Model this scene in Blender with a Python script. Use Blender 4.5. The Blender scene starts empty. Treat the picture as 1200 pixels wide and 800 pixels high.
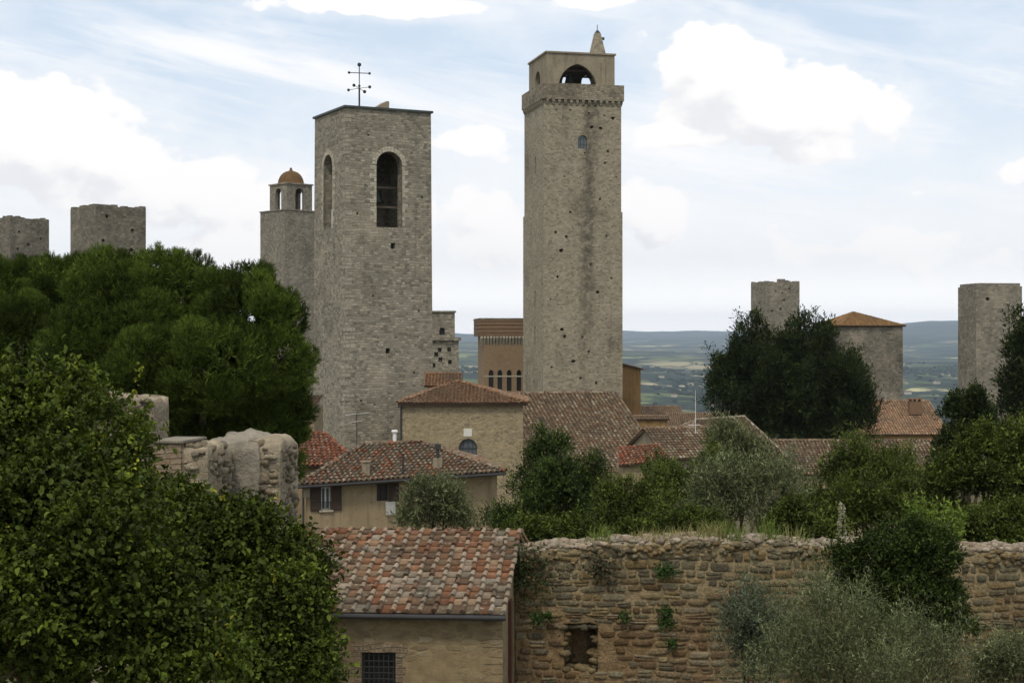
import bpy, bmesh, math, random
import numpy as np
from mathutils import Vector, Matrix, noise as mnoise

# ------------------------------------------------------------------ camera, world, sun, exposure
SC = bpy.context.scene
COL = SC.collection
F = 1850.0            # focal length in photo pixels (photo 1200 x 800)
EYE = 0.0             # heights are measured from the eye

cam = bpy.data.cameras.new("camera")
cam.sensor_fit = 'HORIZONTAL'
cam.sensor_width = 36.0
cam.lens = 36.0 * F / 1200.0
cam.clip_start = 0.5
cam.clip_end = 60000
camo = bpy.data.objects.new("camera", cam)
COL.objects.link(camo)
camo.location = (0, 0, EYE)
camo.rotation_euler = (math.radians(90), 0, 0)
SC.camera = camo

SUN_EL, SUN_AZ = 57.0, 196.0      # azimuth measured from +Y towards +X
SUN_STRENGTH, SUN_ANGLE = 1.9, 10.0
SKY_STRENGTH = 0.10
EXPOSURE = 0.0
HAZE_DENSITY = 4.5e-5

SC.view_settings.view_transform = 'Standard'
SC.view_settings.look = 'None'
SC.view_settings.gamma = 1.0
SC.view_settings.exposure = EXPOSURE
SC.view_settings.use_curve_mapping = False
SC.render.engine = 'CYCLES'
SC.cycles.use_denoising = True
SC.cycles.max_bounces = 6
SC.cycles.diffuse_bounces = 3
SC.cycles.glossy_bounces = 2
SC.cycles.transmission_bounces = 3
SC.cycles.volume_bounces = 1
SC.cycles.sample_clamp_indirect = 4


class Nodes:
    def __init__(self, tree):
        self.t = tree
        self.L = tree.links

    def n(self, typ, ins=None, **props):
        nd = self.t.nodes.new(typ)
        for k, v in props.items():
            setattr(nd, k, v)
        for k, v in (ins or {}).items():
            self.put(nd.inputs[k], v)
        return nd

    def put(self, sock, v):
        if isinstance(v, bpy.types.NodeSocket):
            self.L.new(v, sock)
        elif isinstance(v, bpy.types.Node):
            self.L.new(v.outputs[0], sock)
        else:
            if sock.type == 'RGBA' and len(v) == 3:
                v = (*v, 1.0)
            sock.default_value = v

    def m(self, op, a, b=None, c=None, clamp=False):
        nd = self.t.nodes.new('ShaderNodeMath')
        nd.operation = op
        nd.use_clamp = clamp
        for i, v in enumerate((a, b, c)):
            if v is not None:
                self.put(nd.inputs[i], v)
        return nd.outputs[0]

    def step(self, x, lo, hi, a=0.0, b=1.0):
        nd = self.n('ShaderNodeMapRange', {0: x, 1: lo, 2: hi, 3: a, 4: b}, interpolation_type='SMOOTHSTEP')
        return nd.outputs[0]

    def mix(self, f, a, b, mode='MIX'):
        nd = self.t.nodes.new('ShaderNodeMix')
        nd.data_type = 'RGBA'
        nd.blend_type = mode
        self.put(nd.inputs[0], f)
        self.put(nd.inputs[6], a)
        self.put(nd.inputs[7], b)
        return nd.outputs[2]

    def ramp(self, f, stops, interp='LINEAR'):
        nd = self.t.nodes.new('ShaderNodeValToRGB')
        cr = nd.color_ramp
        cr.interpolation = interp
        while len(cr.elements) < len(stops):
            cr.elements.new(0.5)
        for e, (p, c) in zip(cr.elements, stops):
            e.position = p
            e.color = (*c, 1.0)
        self.put(nd.inputs[0], f)
        return nd.outputs[0]

    def noise(self, vec, scale, detail=4.0, rough=0.55, color=False, dist=0.0):
        nd = self.n('ShaderNodeTexNoise', {'Scale': scale, 'Detail': detail, 'Roughness': rough, 'Distortion': dist})
        if vec is not None:
            self.put(nd.inputs['Vector'], vec)
        return nd.outputs[1 if color else 0]

    def vec(self, x, y, z=0.0):
        nd = self.t.nodes.new('ShaderNodeCombineXYZ')
        for i, v in enumerate((x, y, z)):
            self.put(nd.inputs[i], v)
        return nd.outputs[0]

    def vm(self, op, a, b):
        nd = self.t.nodes.new('ShaderNodeVectorMath')
        nd.operation = op
        self.put(nd.inputs[0], a)
        if op == 'SCALE':
            self.put(nd.inputs['Scale'], b)
        else:
            self.put(nd.inputs[1], b)
        return nd.outputs[0]


def build_world():
    w = bpy.data.worlds.new("World")
    SC.world = w
    w.use_nodes = True
    t = w.node_tree
    t.nodes.clear()
    N = Nodes(t)
    tc = N.n('ShaderNodeTexCoord').outputs['Generated']
    d = N.n('ShaderNodeVectorMath', {0: tc}, operation='NORMALIZE').outputs[0]
    s = N.n('ShaderNodeSeparateXYZ', {0: d})
    az = N.m('ARCTAN2', s.outputs[0], s.outputs[1])
    el = N.m('ARCSINE', s.outputs[2])
    sky = N.n('ShaderNodeTexSky', sky_type='NISHITA', sun_disc=False, sun_elevation=math.radians(SUN_EL),
              sun_rotation=math.radians(SUN_AZ), air_density=1.0, dust_density=0.6, ozone_density=1.0)
    # cumulus banks: azimuth, elevation, half widths (in photo pixels from the view axis), weight
    blobs = [(838, 95, 100, 85, 1.15), (915, 132, 175, 48, .95), (1030, 135, 70, 45, .8), (950, 180, 62, 26, .9),
             (800, 160, 80, 20, .7), (60, 185, 190, 85, 1.0), (215, 225, 140, 65, .95), (10, 130, 120, 40, .8),
             (300, 300, 160, 60, .7), (540, 162, 70, 38, .6), (570, 300, 80, 90, .55), (1180, 210, 60, 26, .7),
             (430, 12, 170, 18, .75), (700, 4, 90, 18, .7), (1105, 228, 40, 12, .6), (1000, 290, 260, 40, .5),
             (770, 250, 60, 60, .45), (-200, 250, 180, 90, .8), (1420, 180, 170, 90, .8)]

    def density(a, e):
        fld = None
        for (px, py, rx, ry, wt) in blobs:
            a0, e0 = (px - 600) / F, (400 - py) / F
            dx = N.m('MULTIPLY_ADD', a, F / rx, -a0 * F / rx)
            dy = N.m('MULTIPLY_ADD', e, F / ry, -e0 * F / ry)
            r2 = N.m('MULTIPLY_ADD', dx, dx, N.m('MULTIPLY', dy, dy))
            v = N.m('MULTIPLY_ADD', N.m('SQRT', r2), -wt * .8, wt * .8)
            fld = v if fld is None else N.m('MAXIMUM', fld, v)
        fld = N.m('MAXIMUM', fld, -0.6)
        p = N.vec(a, N.m('MULTIPLY', e, 1.35), 0.37)
        n1 = N.noise(p, 13.0, 9.0, 0.56)
        n2 = N.noise(p, 44.0, 5.0, 0.5)
        f = N.m('MULTIPLY_ADD', n1, 1.25, -0.62)
        f = N.m('ADD', f, N.m('MULTIPLY_ADD', n2, .40, -.20))
        pw = N.vm('ADD', p, N.vm('SCALE', N.noise(p, 25.0, 3.0, color=True), .03))
        for sc_, am in ((20.0, .42), (47.0, .22), (110.0, .10)):
            vd = N.n('ShaderNodeTexVoronoi', {'Vector': pw, 'Scale': sc_}).outputs[0]
            f = N.m('ADD', f, N.m('MULTIPLY_ADD', vd, -am, am * .42))
        return N.m('ADD', fld, f)

    D0 = density(az, el)
    D1 = density(N.m('ADD', az, .004), N.m('ADD', el, .019))
    cum = N.step(D0, .06, .20)
    grad = N.m('SUBTRACT', D1, D0)
    shade = N.m('MULTIPLY_ADD', N.step(grad, -.08, .38), .75, N.m('MULTIPLY', N.step(D1, .5, 1.3), .30), clamp=True)
    thin = N.step(D0, -.38, .12)
    # high streaks, running down to the right
    q = N.vec(N.m('ADD', N.m('MULTIPLY', az, 5.0), N.m('MULTIPLY', el, 6.0)),
              N.m('ADD', N.m('MULTIPLY', el, 30.0), N.m('MULTIPLY', az, 5.5)), 2.3)
    cir = N.step(N.noise(q, 1.0, 7.0, .6, dist=.4), .42, .76, 0.0, .92)
    soft = N.step(N.noise(N.vec(az, N.m('MULTIPLY', el, 2.2), 9.1), 7.0, 6.0, .6), .42, .74, 0.0, .45)
    veil = N.step(el, .19, .04, 0.0, .80)
    # the rest of the dome is half clouded as well
    high = N.m('MULTIPLY', N.step(N.noise(d, 2.6, 6.0, .55), .40, .60), N.step(el, .24, .40))
    S = 1.0 / SKY_STRENGTH
    blue = N.mix(1.0, sky.outputs[0], (1.0, 1.0, 1.0), 'MULTIPLY')
    blue = N.mix(.70, blue, (.82 * S, .94 * S, 1.08 * S))
    c = N.mix(N.m('MAXIMUM', cir, soft), blue, (1.10 * S, 1.09 * S, 1.09 * S))
    c = N.mix(veil, c, (1.10 * S, 1.09 * S, 1.09 * S))
    c = N.mix(N.m('MULTIPLY', thin, .35), c, (1.08 * S, 1.07 * S, 1.06 * S))
    cl = N.mix(shade, (1.13 * S, 1.10 * S, 1.08 * S), (.87 * S, .875 * S, .90 * S))
    c = N.mix(N.m('MULTIPLY', cum, .95), c, cl)
    c = N.mix(N.step(el, .055, .004, 0.0, .95), c, (1.85 * S, 1.75 * S, 1.62 * S))
    c = N.mix(high, c, (1.02 * S, 1.0 * S, .97 * S))
    bg = N.n('ShaderNodeBackground', {0: c, 1: SKY_STRENGTH})
    out = N.n('ShaderNodeOutputWorld')
    t.links.new(bg.outputs[0], out.inputs[0])


build_world()

sl = bpy.data.lights.new("sun", 'SUN')
sl.energy = SUN_STRENGTH
sl.angle = math.radians(SUN_ANGLE)
sl.color = (1.0, .91, .76)
so = bpy.data.objects.new("sun", sl)
COL.objects.link(so)
_a, _e = math.radians(SUN_AZ), math.radians(SUN_EL)
_dir = Vector((math.sin(_a) * math.cos(_e), math.cos(_a) * math.cos(_e), math.sin(_e)))
so.rotation_euler = _dir.to_track_quat('Z', 'Y').to_euler()
so.location = _dir * 300

# ------------------------------------------------------------------ helpers
rng = np.random.default_rng(7)
random.seed(7)


def P(px, py, Y):
    return Vector(((px - 600) / F * Y, Y, EYE + (400 - py) / F * Y))


def ZP(py, Y):
    return EYE + (400 - py) / F * Y


def XP(px, Y):
    return (px - 600) / F * Y


def tag(o, label=None, cat=None, group=None, kind=None):
    if label:
        o['label'] = label
    if cat:
        o['category'] = cat
    if group:
        o['group'] = group
    if kind:
        o['kind'] = kind
    return o


def thing(name, label, cat, loc=(0, 0, 0), rz=0.0, group=None):
    o = bpy.data.objects.new(name, None)
    o.empty_display_size = .3
    COL.objects.link(o)
    o.location = loc
    o.rotation_euler = (0, 0, rz)
    return tag(o, label, cat, group)


def boxuv(me):
    uv = me.uv_layers.get('UVMap') or me.uv_layers.new(name='UVMap')
    nl = len(me.loops)
    co = np.empty(len(me.vertices) * 3); me.vertices.foreach_get('co', co); co = co.reshape(-1, 3)
    li = np.empty(nl, int); me.loops.foreach_get('vertex_index', li)
    nor = np.empty(len(me.polygons) * 3); me.polygons.foreach_get('normal', nor); nor = np.abs(nor.reshape(-1, 3))
    tot = np.empty(len(me.polygons), int); me.polygons.foreach_get('loop_total', tot)
    nor = np.repeat(nor, tot, axis=0)
    p = co[li]
    top = nor[:, 2] > .75
    xs = (nor[:, 0] > nor[:, 1]) & ~top
    u = np.where(xs, p[:, 1] + 37.3, p[:, 0])
    v = np.where(top, p[:, 1], p[:, 2])
    uv.data.foreach_set('uv', np.stack([u, v], 1).astype(np.float32).ravel())


def link(name, me, mat, parent=None, loc=None, smooth=False):
    me.name = name
    if mat is not None:
        me.materials.clear()
        me.materials.append(mat)
    if smooth:
        me.polygons.foreach_set('use_smooth', np.ones(len(me.polygons), bool))
    o = bpy.data.objects.new(name, me)
    COL.objects.link(o)
    if parent is not None:
        o.parent = parent
    if loc is not None:
        o.location = loc
    return o


def from_bm(name, bm, mat, parent=None, loc=None, smooth=False, uv=True):
    bmesh.ops.recalc_face_normals(bm, faces=bm.faces)
    me = bpy.data.meshes.new(name)
    bm.to_mesh(me)
    bm.free()
    if uv:
        boxuv(me)
    return link(name, me, mat, parent, loc, smooth)


def bm_new():
    return bmesh.new()


def add_box(bm, x0, x1, y0, y1, z0, z1, bevel=0.0):
    vs = [bm.verts.new((x, y, z)) for z in (z0, z1) for (x, y) in ((x0, y0), (x1, y0), (x1, y1), (x0, y1))]
    fs = [bm.faces.new([vs[i] for i in f]) for f in
          ((3, 2, 1, 0), (4, 5, 6, 7), (0, 1, 5, 4), (1, 2, 6, 5), (2, 3, 7, 6), (3, 0, 4, 7))]
    if bevel:
        es = list({e for f in fs for e in f.edges})
        bmesh.ops.bevel(bm, geom=es, offset=bevel, segments=2, affect='EDGES')
    return fs


def add_prism(bm, pts, a, b, axis='y'):
    """outline pts (u, z) extruded along y (or x) from a to b"""
    def mk(u, z, t):
        return bm.verts.new((u, t, z) if axis == 'y' else (t, u, z))
    A = [mk(u, z, a) for u, z in pts]
    B = [mk(u, z, b) for u, z in pts]
    n = len(pts)
    bm.faces.new(A)
    bm.faces.new(B[::-1])
    for i in range(n):
        j = (i + 1) % n
        bm.faces.new((A[j], A[i], B[i], B[j]))


def add_poly_prism(bm, ring, z0, z1, top=None):
    A = [bm.verts.new((x, y, z0)) for x, y in ring]
    B = [bm.verts.new((x, y, z1)) for x, y in (top or ring)]
    n = len(ring)
    bm.faces.new(A[::-1]); bm.faces.new(B)
    for i in range(n):
        j = (i + 1) % n
        bm.faces.new((A[i], A[j], B[j], B[i]))


def arch_pts(cx, w, z0, zs, pointed=False, n=10, rise=None):
    """opening outline: width w centred on cx, sill z0, springing zs"""
    r = w / 2
    pts = [(cx - r, z0), (cx + r, z0), (cx + r, zs)]
    if pointed:
        h = max(rise or r * 1.1, r * 1.02)
        R = (h * h + r * r) / (2 * r)
        arc = [(x, math.sqrt(max(R * R - (x + R - r) ** 2, 0))) for x in (r * math.cos(math.pi / 2 * i / n) for i in range(1, n))]
        pts += [(cx + x, zs + z) for x, z in arc] + [(cx, zs + h)] + [(cx - x, zs + z) for x, z in arc[::-1]]
    else:
        for i in range(1, n):
            a = math.pi * i / n
            pts.append((cx + r * math.cos(a), zs + r * math.sin(a)))
    pts.append((cx - r, zs))
    return pts


def add_tube(bm, pts, radii, seg=8, cap=True):
    rings = []
    pts = [Vector(p) for p in pts]
    for i, p in enumerate(pts):
        d = (pts[min(i + 1, len(pts) - 1)] - pts[max(i - 1, 0)]).normalized()
        x = d.orthogonal().normalized()
        if abs(d.z) < .99:
            x = d.cross(Vector((0, 0, 1))).normalized()
        y = d.cross(x).normalized()
        r = radii[i] if hasattr(radii, '__len__') else radii
        rings.append([bm.verts.new(p + (x * math.cos(2 * math.pi * k / seg) + y * math.sin(2 * math.pi * k / seg)) * r)
                      for k in range(seg)])
    for a, b in zip(rings, rings[1:]):
        for k in range(seg):
            bm.faces.new((a[k], a[(k + 1) % seg], b[(k + 1) % seg], b[k]))
    if cap:
        bm.faces.new(rings[0][::-1]); bm.faces.new(rings[-1])


def add_ball(bm, c, r, u=10, v=8):
    g = bmesh.ops.create_uvsphere(bm, u_segments=u, v_segments=v, radius=r)
    bmesh.ops.translate(bm, verts=g['verts'], vec=Vector(c))


def add_lathe(bm, prof, seg=20, c=(0, 0, 0)):
    rings = []
    for r, z in prof:
        rings.append([bm.verts.new((c[0] + r * math.cos(2 * math.pi * k / seg), c[1] + r * math.sin(2 * math.pi * k / seg), c[2] + z))
                      for k in range(seg)])
    for a, b in zip(rings, rings[1:]):
        for k in range(seg):
            bm.faces.new((a[k], a[(k + 1) % seg], b[(k + 1) % seg], b[k]))
    bm.faces.new(rings[0][::-1]); bm.faces.new(rings[-1])


def carve(ob, *cutters):
    """cut bmesh volumes out of a mesh object, one boolean per bmesh"""
    for cb in cutters:
        bmesh.ops.recalc_face_normals(cb, faces=cb.faces)
        cm = bpy.data.meshes.new('cutter'); cb.to_mesh(cm); cb.free()
        co = bpy.data.objects.new('cutter', cm); COL.objects.link(co)
        co.parent = ob.parent
        md = ob.modifiers.new('cut', 'BOOLEAN'); md.operation = 'DIFFERENCE'; md.solver = 'EXACT'; md.object = co
        dg = bpy.context.evaluated_depsgraph_get(); dg.update()
        nm = bpy.data.meshes.new_from_object(ob.evaluated_get(dg))
        ob.modifiers.clear()
        old = ob.data; nm.name = old.name; ob.data = nm
        bpy.data.meshes.remove(old)
        bpy.data.objects.remove(co); bpy.data.meshes.remove(cm)
    boxuv(ob.data)


def np_mesh(name, V, faces, C=None):
    """V (n,3); faces list of index arrays (m,k); C per-face colours in the same order"""
    me = bpy.data.meshes.new(name)
    V = np.asarray(V, np.float32)
    me.vertices.add(len(V)); me.vertices.foreach_set('co', V.ravel())
    idx = np.concatenate([np.asarray(f).ravel() for f in faces]).astype(np.int32)
    tot = np.concatenate([np.full(len(f), np.asarray(f).shape[1]) for f in faces]).astype(np.int32)
    st = np.concatenate([[0], np.cumsum(tot)[:-1]]).astype(np.int32)
    me.loops.add(len(idx)); me.loops.foreach_set('vertex_index', idx)
    me.polygons.add(len(tot)); me.polygons.foreach_set('loop_start', st); me.polygons.foreach_set('loop_total', tot)
    if C is not None:
        C = np.asarray(C, np.float32)
        if C.shape[1] == 3:
            C = np.concatenate([C, np.ones((len(C), 1), np.float32)], 1)
        a = me.attributes.new('Col', 'FLOAT_COLOR', 'FACE'); a.data.foreach_set('color', C.ravel())
    me.update(calc_edges=True)
    me.validate()
    return me


class Acc:
    def __init__(self):
        self.V = []; self.F = {}; self.C = {}; self.n = 0

    def add(self, V, F, C):
        V = np.asarray(V, float)
        F = np.asarray(F); k = F.shape[1]
        self.V.append(V); self.F.setdefault(k, []).append(F + self.n)
        C = np.asarray(C, float)
        if C.ndim == 1:
            C = np.tile(C, (len(F), 1))
        self.C.setdefault(k, []).append(C)
        self.n += len(V)

    def mesh(self, name):
        ks = sorted(self.F)
        return np_mesh(name, np.concatenate(self.V), [np.concatenate(self.F[k]) for k in ks],
                       np.concatenate([np.concatenate(self.C[k]) for k in ks]))


# ------------------------------------------------------------------ materials
def mat_new(name):
    m = bpy.data.materials.new(name)
    m.use_nodes = True
    m.node_tree.nodes.clear()
    return m, Nodes(m.node_tree)


def finish(m, N, color, rough=.9, bump=None, bump_d=.02, spec=.15, bump_s=1.0, extra=None):
    ins = {'Base Color': color, 'Roughness': rough, 'Specular IOR Level': spec}
    b = N.n('ShaderNodeBsdfPrincipled', ins)
    if extra:
        for k, v in extra.items():
            N.put(b.inputs[k], v)
    if bump is not None:
        bp = N.n('ShaderNodeBump', {'Height': bump, 'Distance': bump_d, 'Strength': bump_s})
        N.L.new(bp.outputs[0], b.inputs['Normal'])
    o = N.n('ShaderNodeOutputMaterial')
    N.L.new(b.outputs[0], o.inputs[0])
    return m


def masonry(name, cols, mortar, bw=.42, bh=.24, wob=.06, patch=.35, holes=.5, streak=0.0, gap=.02, dark=(.07, .065, .055),
            stain=None, warm=None):
    """coursed stone seen on box-projected metres: random stone tints, recessed joints, weather patches, pits"""
    m, N = mat_new(name)
    uv = N.n('ShaderNodeUVMap', uv_map='UVMap').outputs[0]
    w1 = N.noise(uv, 2.3, 3, color=True)
    w2 = N.noise(uv, .45, 2, color=True)
    v = N.vm('ADD', uv, N.vm('SCALE', N.vm('SUBTRACT', w1, (.5, .5, .5)), wob * 1.6))
    v = N.vm('ADD', v, N.vm('SCALE', N.vm('SUBTRACT', w2, (.5, .5, .5)), .5))
    br = N.n('ShaderNodeTexBrick', {'Vector': v, 'Color1': (0, 0, 0), 'Color2': (1, 1, 1), 'Mortar': (.5, .5, .5), 'Scale': 1.0,
                                    'Mortar Size': gap, 'Mortar Smooth': .6, 'Bias': 0.0, 'Brick Width': bw, 'Row Height': bh})
    br.offset = .5; br.squash = .7; br.squash_frequency = 3
    k = len(cols)
    c = N.ramp(br.outputs[0], [((i + .5) / k, q) for i, q in enumerate(cols)])
    fine = N.noise(uv, 9.0, 5, .65)
    c = N.mix(N.step(fine, .30, .75, 0, .30), c, (.45, .41, .34))
    c = N.mix(N.m('MULTIPLY', br.outputs[1], .75), c, mortar)
    # patches of relaid or weathered stone
    big = N.noise(uv, .16, 6, .66)
    c = N.mix(N.step(big, .50, .70, 0, patch), c, tuple(x * .48 for x in cols[0]))
    big2 = N.noise(N.vm('ADD', uv, (31, 7, 0)), .35, 5, .6)
    c = N.mix(N.step(big2, .50, .72, 0, patch * .9), c, warm or (.46, .40, .31))
    if streak:
        sv = N.vm('MULTIPLY', uv, (1.6, .07, 1))
        st = N.noise(sv, 1.0, 5, .65)
        c = N.mix(N.step(st, .55, .78, 0, streak), c, dark)
    if holes:
        vo = N.n('ShaderNodeTexVoronoi', {'Vector': N.vm('MULTIPLY', v, (1, 1.5, 1)), 'Scale': 1.15, 'Randomness': 1.0})
        hn = N.noise(uv, 1.1, 3)
        hl = N.m('MULTIPLY', N.step(vo.outputs[0], .15, .07), N.step(hn, .5, .58))
        c = N.mix(N.m('MULTIPLY', hl, holes), c, dark)
        sp = N.noise(uv, 3.2, 4, .7)
        c = N.mix(N.step(sp, .62, .74, 0, .6 * holes), c, dark)
    if stain:
        # one long water stain below an opening: (u centre, half width, v low, v high)
        s = N.n('ShaderNodeSeparateXYZ', {0: uv})
        for (u0, hw, lo, hi, amt) in stain:
            un = N.m('ADD', s.outputs[0], N.m('MULTIPLY_ADD', N.noise(N.vm('MULTIPLY', uv, (.6, .25, 1)), 1.0, 4), 1.6, -.8))
            g = N.step(N.m('ABSOLUTE', N.m('SUBTRACT', un, u0)), hw, hw * .1)
            g = N.m('MULTIPLY', g, N.step(s.outputs[1], lo, lo + (hi - lo) * .45))
            g = N.m('MULTIPLY', g, N.step(s.outputs[1], hi, hi - .5))
            g = N.m('MULTIPLY', g, N.step(N.noise(uv, 1.2, 6, .7), .30, .62))
            c = N.mix(N.m('MULTIPLY', g, amt), c, (.075, .068, .055))
    h = N.m('MULTIPLY_ADD', br.outputs[1], -1.0, N.m('MULTIPLY', fine, .9))
    h = N.m('ADD', h, N.m('MULTIPLY', br.outputs[0], .35))
    return finish(m, N, c, .95, h, .06)


def rubble(name, cols, mortar, scale=3.2, sq=1.7, cover=.35, patch=.3, rng_off=0.0, dark=(.06, .055, .045), use_uv=True, edge=.09, bump=.03):
    """random rubble: cells as stones in mortar; cover = how far mortar hides the stones"""
    m, N = mat_new(name)
    if use_uv:
        uv = N.n('ShaderNodeUVMap', uv_map='UVMap').outputs[0]
    else:
        uv = N.n('ShaderNodeTexCoord').outputs['Object']
    uv = N.vm('ADD', uv, (rng_off, rng_off * .37, rng_off))
    w = N.noise(uv, 3.0, 3, color=True)
    v = N.vm('ADD', uv, N.vm('SCALE', N.vm('SUBTRACT', w, (.5, .5, .5)), .16))
    v = N.vm('MULTIPLY', v, (1, sq, 1) if use_uv else (1, 1, sq))
    vo = N.n('ShaderNodeTexVoronoi', {'Vector': v, 'Scale': scale, 'Randomness': .85})
    ve = N.n('ShaderNodeTexVoronoi', {'Vector': v, 'Scale': scale, 'Randomness': .85}, feature='DISTANCE_TO_EDGE')
    rnd = N.n('ShaderNodeSeparateColor', {0: vo.outputs['Color']}).outputs[0]
    k = len(cols)
    c = N.ramp(rnd, [((i + .5) / k, q) for i, q in enumerate(cols)])
    fine = N.noise(uv, 14.0, 5, .65)
    c = N.mix(N.step(fine, .3, .8, 0, .4), c, tuple(x * .55 for x in cols[0]))
    joint = N.step(ve.outputs['Distance'], edge * 1.2, edge * .35)
    cv = N.m('MULTIPLY', N.step(N.noise(uv, .9, 5, .6), .62 - cover * .5, .72 - cover * .3), 1.0)
    mt = N.m('MAXIMUM', joint, cv) if cover > 0 else joint
    mc = N.mix(N.step(N.noise(uv, 5.0, 5, .6), .3, .7), tuple(x * .78 for x in mortar), tuple(min(1, x * 1.15) for x in mortar))
    c = N.mix(N.m('MULTIPLY', mt, .9), c, mc)
    big = N.noise(uv, .5, 5, .65)
    c = N.mix(N.step(big, .52, .72, 0, patch), c, dark)
    h = N.m('ADD', N.m('MULTIPLY', mt, -.6), N.m('MULTIPLY', fine, .8))
    return finish(m, N, c, .95, h, bump)


def stucco(name, col):
    m, N = mat_new(name)
    tc = N.n('ShaderNodeTexCoord').outputs['Object']
    n1 = N.noise(tc, 3.2, 6, .68)
    n2 = N.noise(tc, .6, 5, .6)
    st = N.noise(N.vm('MULTIPLY', tc, (2.2, 2.2, .22)), 1.0, 5, .65)
    c = N.mix(N.step(n2, .42, .62, 0, .6), col, tuple(x * 1.28 for x in col))
    c = N.mix(N.step(n1, .52, .70, 0, .55), c, tuple(x * .55 for x in col))
    c = N.mix(N.step(st, .50, .70, 0, .6), c, tuple(x * .5 * k for x, k in zip(col, (1, 1, 1.05))))
    c = N.mix(N.step(N.noise(N.vm('ADD', tc, (5, 5, 5)), .9, 5, .7), .60, .64, 0, .55), c, (.20, .165, .115))
    return finish(m, N, c, .95, n1, .02, .1)


def attr_mat(name, rough=.85, mottled=.35, scale=12.0, spec=.15, lichen=None, bump=.01, dirt=None):
    m, N = mat_new(name)
    a = N.n('ShaderNodeAttribute', attribute_name='Col').outputs[0]
    tc = N.n('ShaderNodeTexCoord').outputs['Object']
    n1 = N.noise(tc, scale, 5, .65)
    c = N.mix(N.step(n1, .35, .75, 0, mottled), a, N.mix(1.0, a, (.35, .33, .30), 'MULTIPLY'))
    if dirt:
        nd = N.noise(N.vm('ADD', tc, (3, 1, 7)), dirt[0], 6, .68)
        c = N.mix(N.step(nd, .46, .66, 0, dirt[1]), c, (.075, .066, .05))
    if lichen:
        n2 = N.noise(tc, lichen[0], 5, .7)
        c = N.mix(N.step(n2, lichen[1], lichen[1] + .12, 0, lichen[3]), c, lichen[2])
        n3 = N.noise(N.vm('ADD', tc, (9, 4, 2)), lichen[0] * .7, 5, .7)
        c = N.mix(N.step(n3, lichen[1] + .02, lichen[1] + .14, 0, lichen[3]), c, (.06, .055, .045))
    return finish(m, N, c, rough, n1, bump, spec)


def leaf_mat(name, trans=.22, rough=.55, spec=.3):
    m, N = mat_new(name)
    a = N.n('ShaderNodeAttribute', attribute_name='Col').outputs[0]
    b = N.n('ShaderNodeBsdfPrincipled', {'Base Color': a, 'Roughness': rough, 'Specular IOR Level': spec})
    t = N.n('ShaderNodeBsdfTranslucent', {0: N.mix(1.0, a, (1.2, 1.25, .6), 'MULTIPLY')})
    mx = N.n('ShaderNodeMixShader', {0: trans, 1: b.outputs[0], 2: t.outputs[0]})
    o = N.n('ShaderNodeOutputMaterial')
    N.L.new(mx.outputs[0], o.inputs[0])
    return m


def plain(name, col, rough=.8, spec=.2, var=.25, scale=3.0, metal=0.0):
    m, N = mat_new(name)
    tc = N.n('ShaderNodeTexCoord').outputs['Object']
    n1 = N.noise(tc, scale, 5, .65)
    c = N.mix(N.step(n1, .3, .75, 0, var), col, tuple(x * .45 for x in col))
    return finish(m, N, c, rough, n1, .005, spec, extra={'Metallic': metal})


GREYS = [(.20, .185, .16), (.28, .255, .21), (.34, .305, .245), (.25, .235, .205), (.39, .345, .27), (.30, .28, .245)]
M = {}
M['bell_stone'] = masonry('bell_tower_stone', [(.13, .118, .09), (.215, .195, .15), (.315, .285, .218), (.175, .16, .125), (.40, .36, .275), (.25, .226, .176)],
                          (.29, .262, .20), .36, .19, .07, .55, .8, .5)
M['grossa_stone'] = masonry('tall_tower_stone', [(.185, .16, .115), (.285, .25, .18), (.375, .325, .232), (.235, .205, .15), (.44, .385, .28), (.325, .285, .205)],
                            (.335, .295, .21), .36, .19, .06, .5, 1.0, .42,
                            stain=[(5.35, 1.15, 14.0, 50.0, .78), (6.3, .7, 36.0, 50.0, .45), (2.6, .5, 40.0, 50.0, .4), (4.6, .8, 6.0, 34.0, .4)])
M['far_stone'] = masonry('weathered_tower_stone', [(.13, .12, .095), (.19, .17, .135), (.25, .225, .175), (.165, .15, .125), (.30, .27, .205)],
                         (.23, .21, .165), .42, .24, .06, .45, .8, .4)
M['dark_stone'] = masonry('lichened_tower_stone', [(.08, .074, .058), (.13, .118, .09), (.18, .16, .122), (.11, .10, .08), (.22, .195, .15)],
                          (.16, .145, .11), .42, .24, .07, .5, .95, .45)
M['quoin'] = masonry('corner_block', [(.26, .235, .18), (.34, .31, .24), (.30, .27, .21), (.40, .36, .28)], (.30, .27, .21), .5, .3, .03, .3, .4, .3)
M['crown_stone'] = masonry('crown_stone', [(.12, .102, .072), (.20, .172, .124), (.28, .24, .172), (.16, .138, .10), (.33, .28, .20)],
                           (.24, .205, .148), .42, .24, .09, .6, 1.0, .5)
M['pale_stone'] = masonry('dressed_stone', [(.46, .42, .33), (.53, .485, .385), (.41, .37, .29)], (.38, .34, .265), .5, .3, .03, .15, .2, .15)
M['chapel_stone'] = rubble('chapel_rubble', [(.27, .22, .135), (.33, .265, .16), (.38, .31, .195), (.30, .25, .17), (.22, .18, .12)], (.34, .275, .175),
                           3.3, 1.9, .18, .15)
M['brick'] = masonry('orange_brick', [(.27, .18, .10), (.32, .215, .12), (.29, .195, .108), (.345, .24, .14)], (.30, .22, .135), .3, .09, .015, .25, .3, .2, .012,
                     warm=(.42, .29, .17))
M['dark_brick'] = masonry('red_brick_band', [(.20, .108, .06), (.245, .135, .075), (.22, .12, .066)], (.25, .17, .11), .3, .09, .015, .3, .3, .2, .012,
                          warm=(.32, .18, .10))
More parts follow.
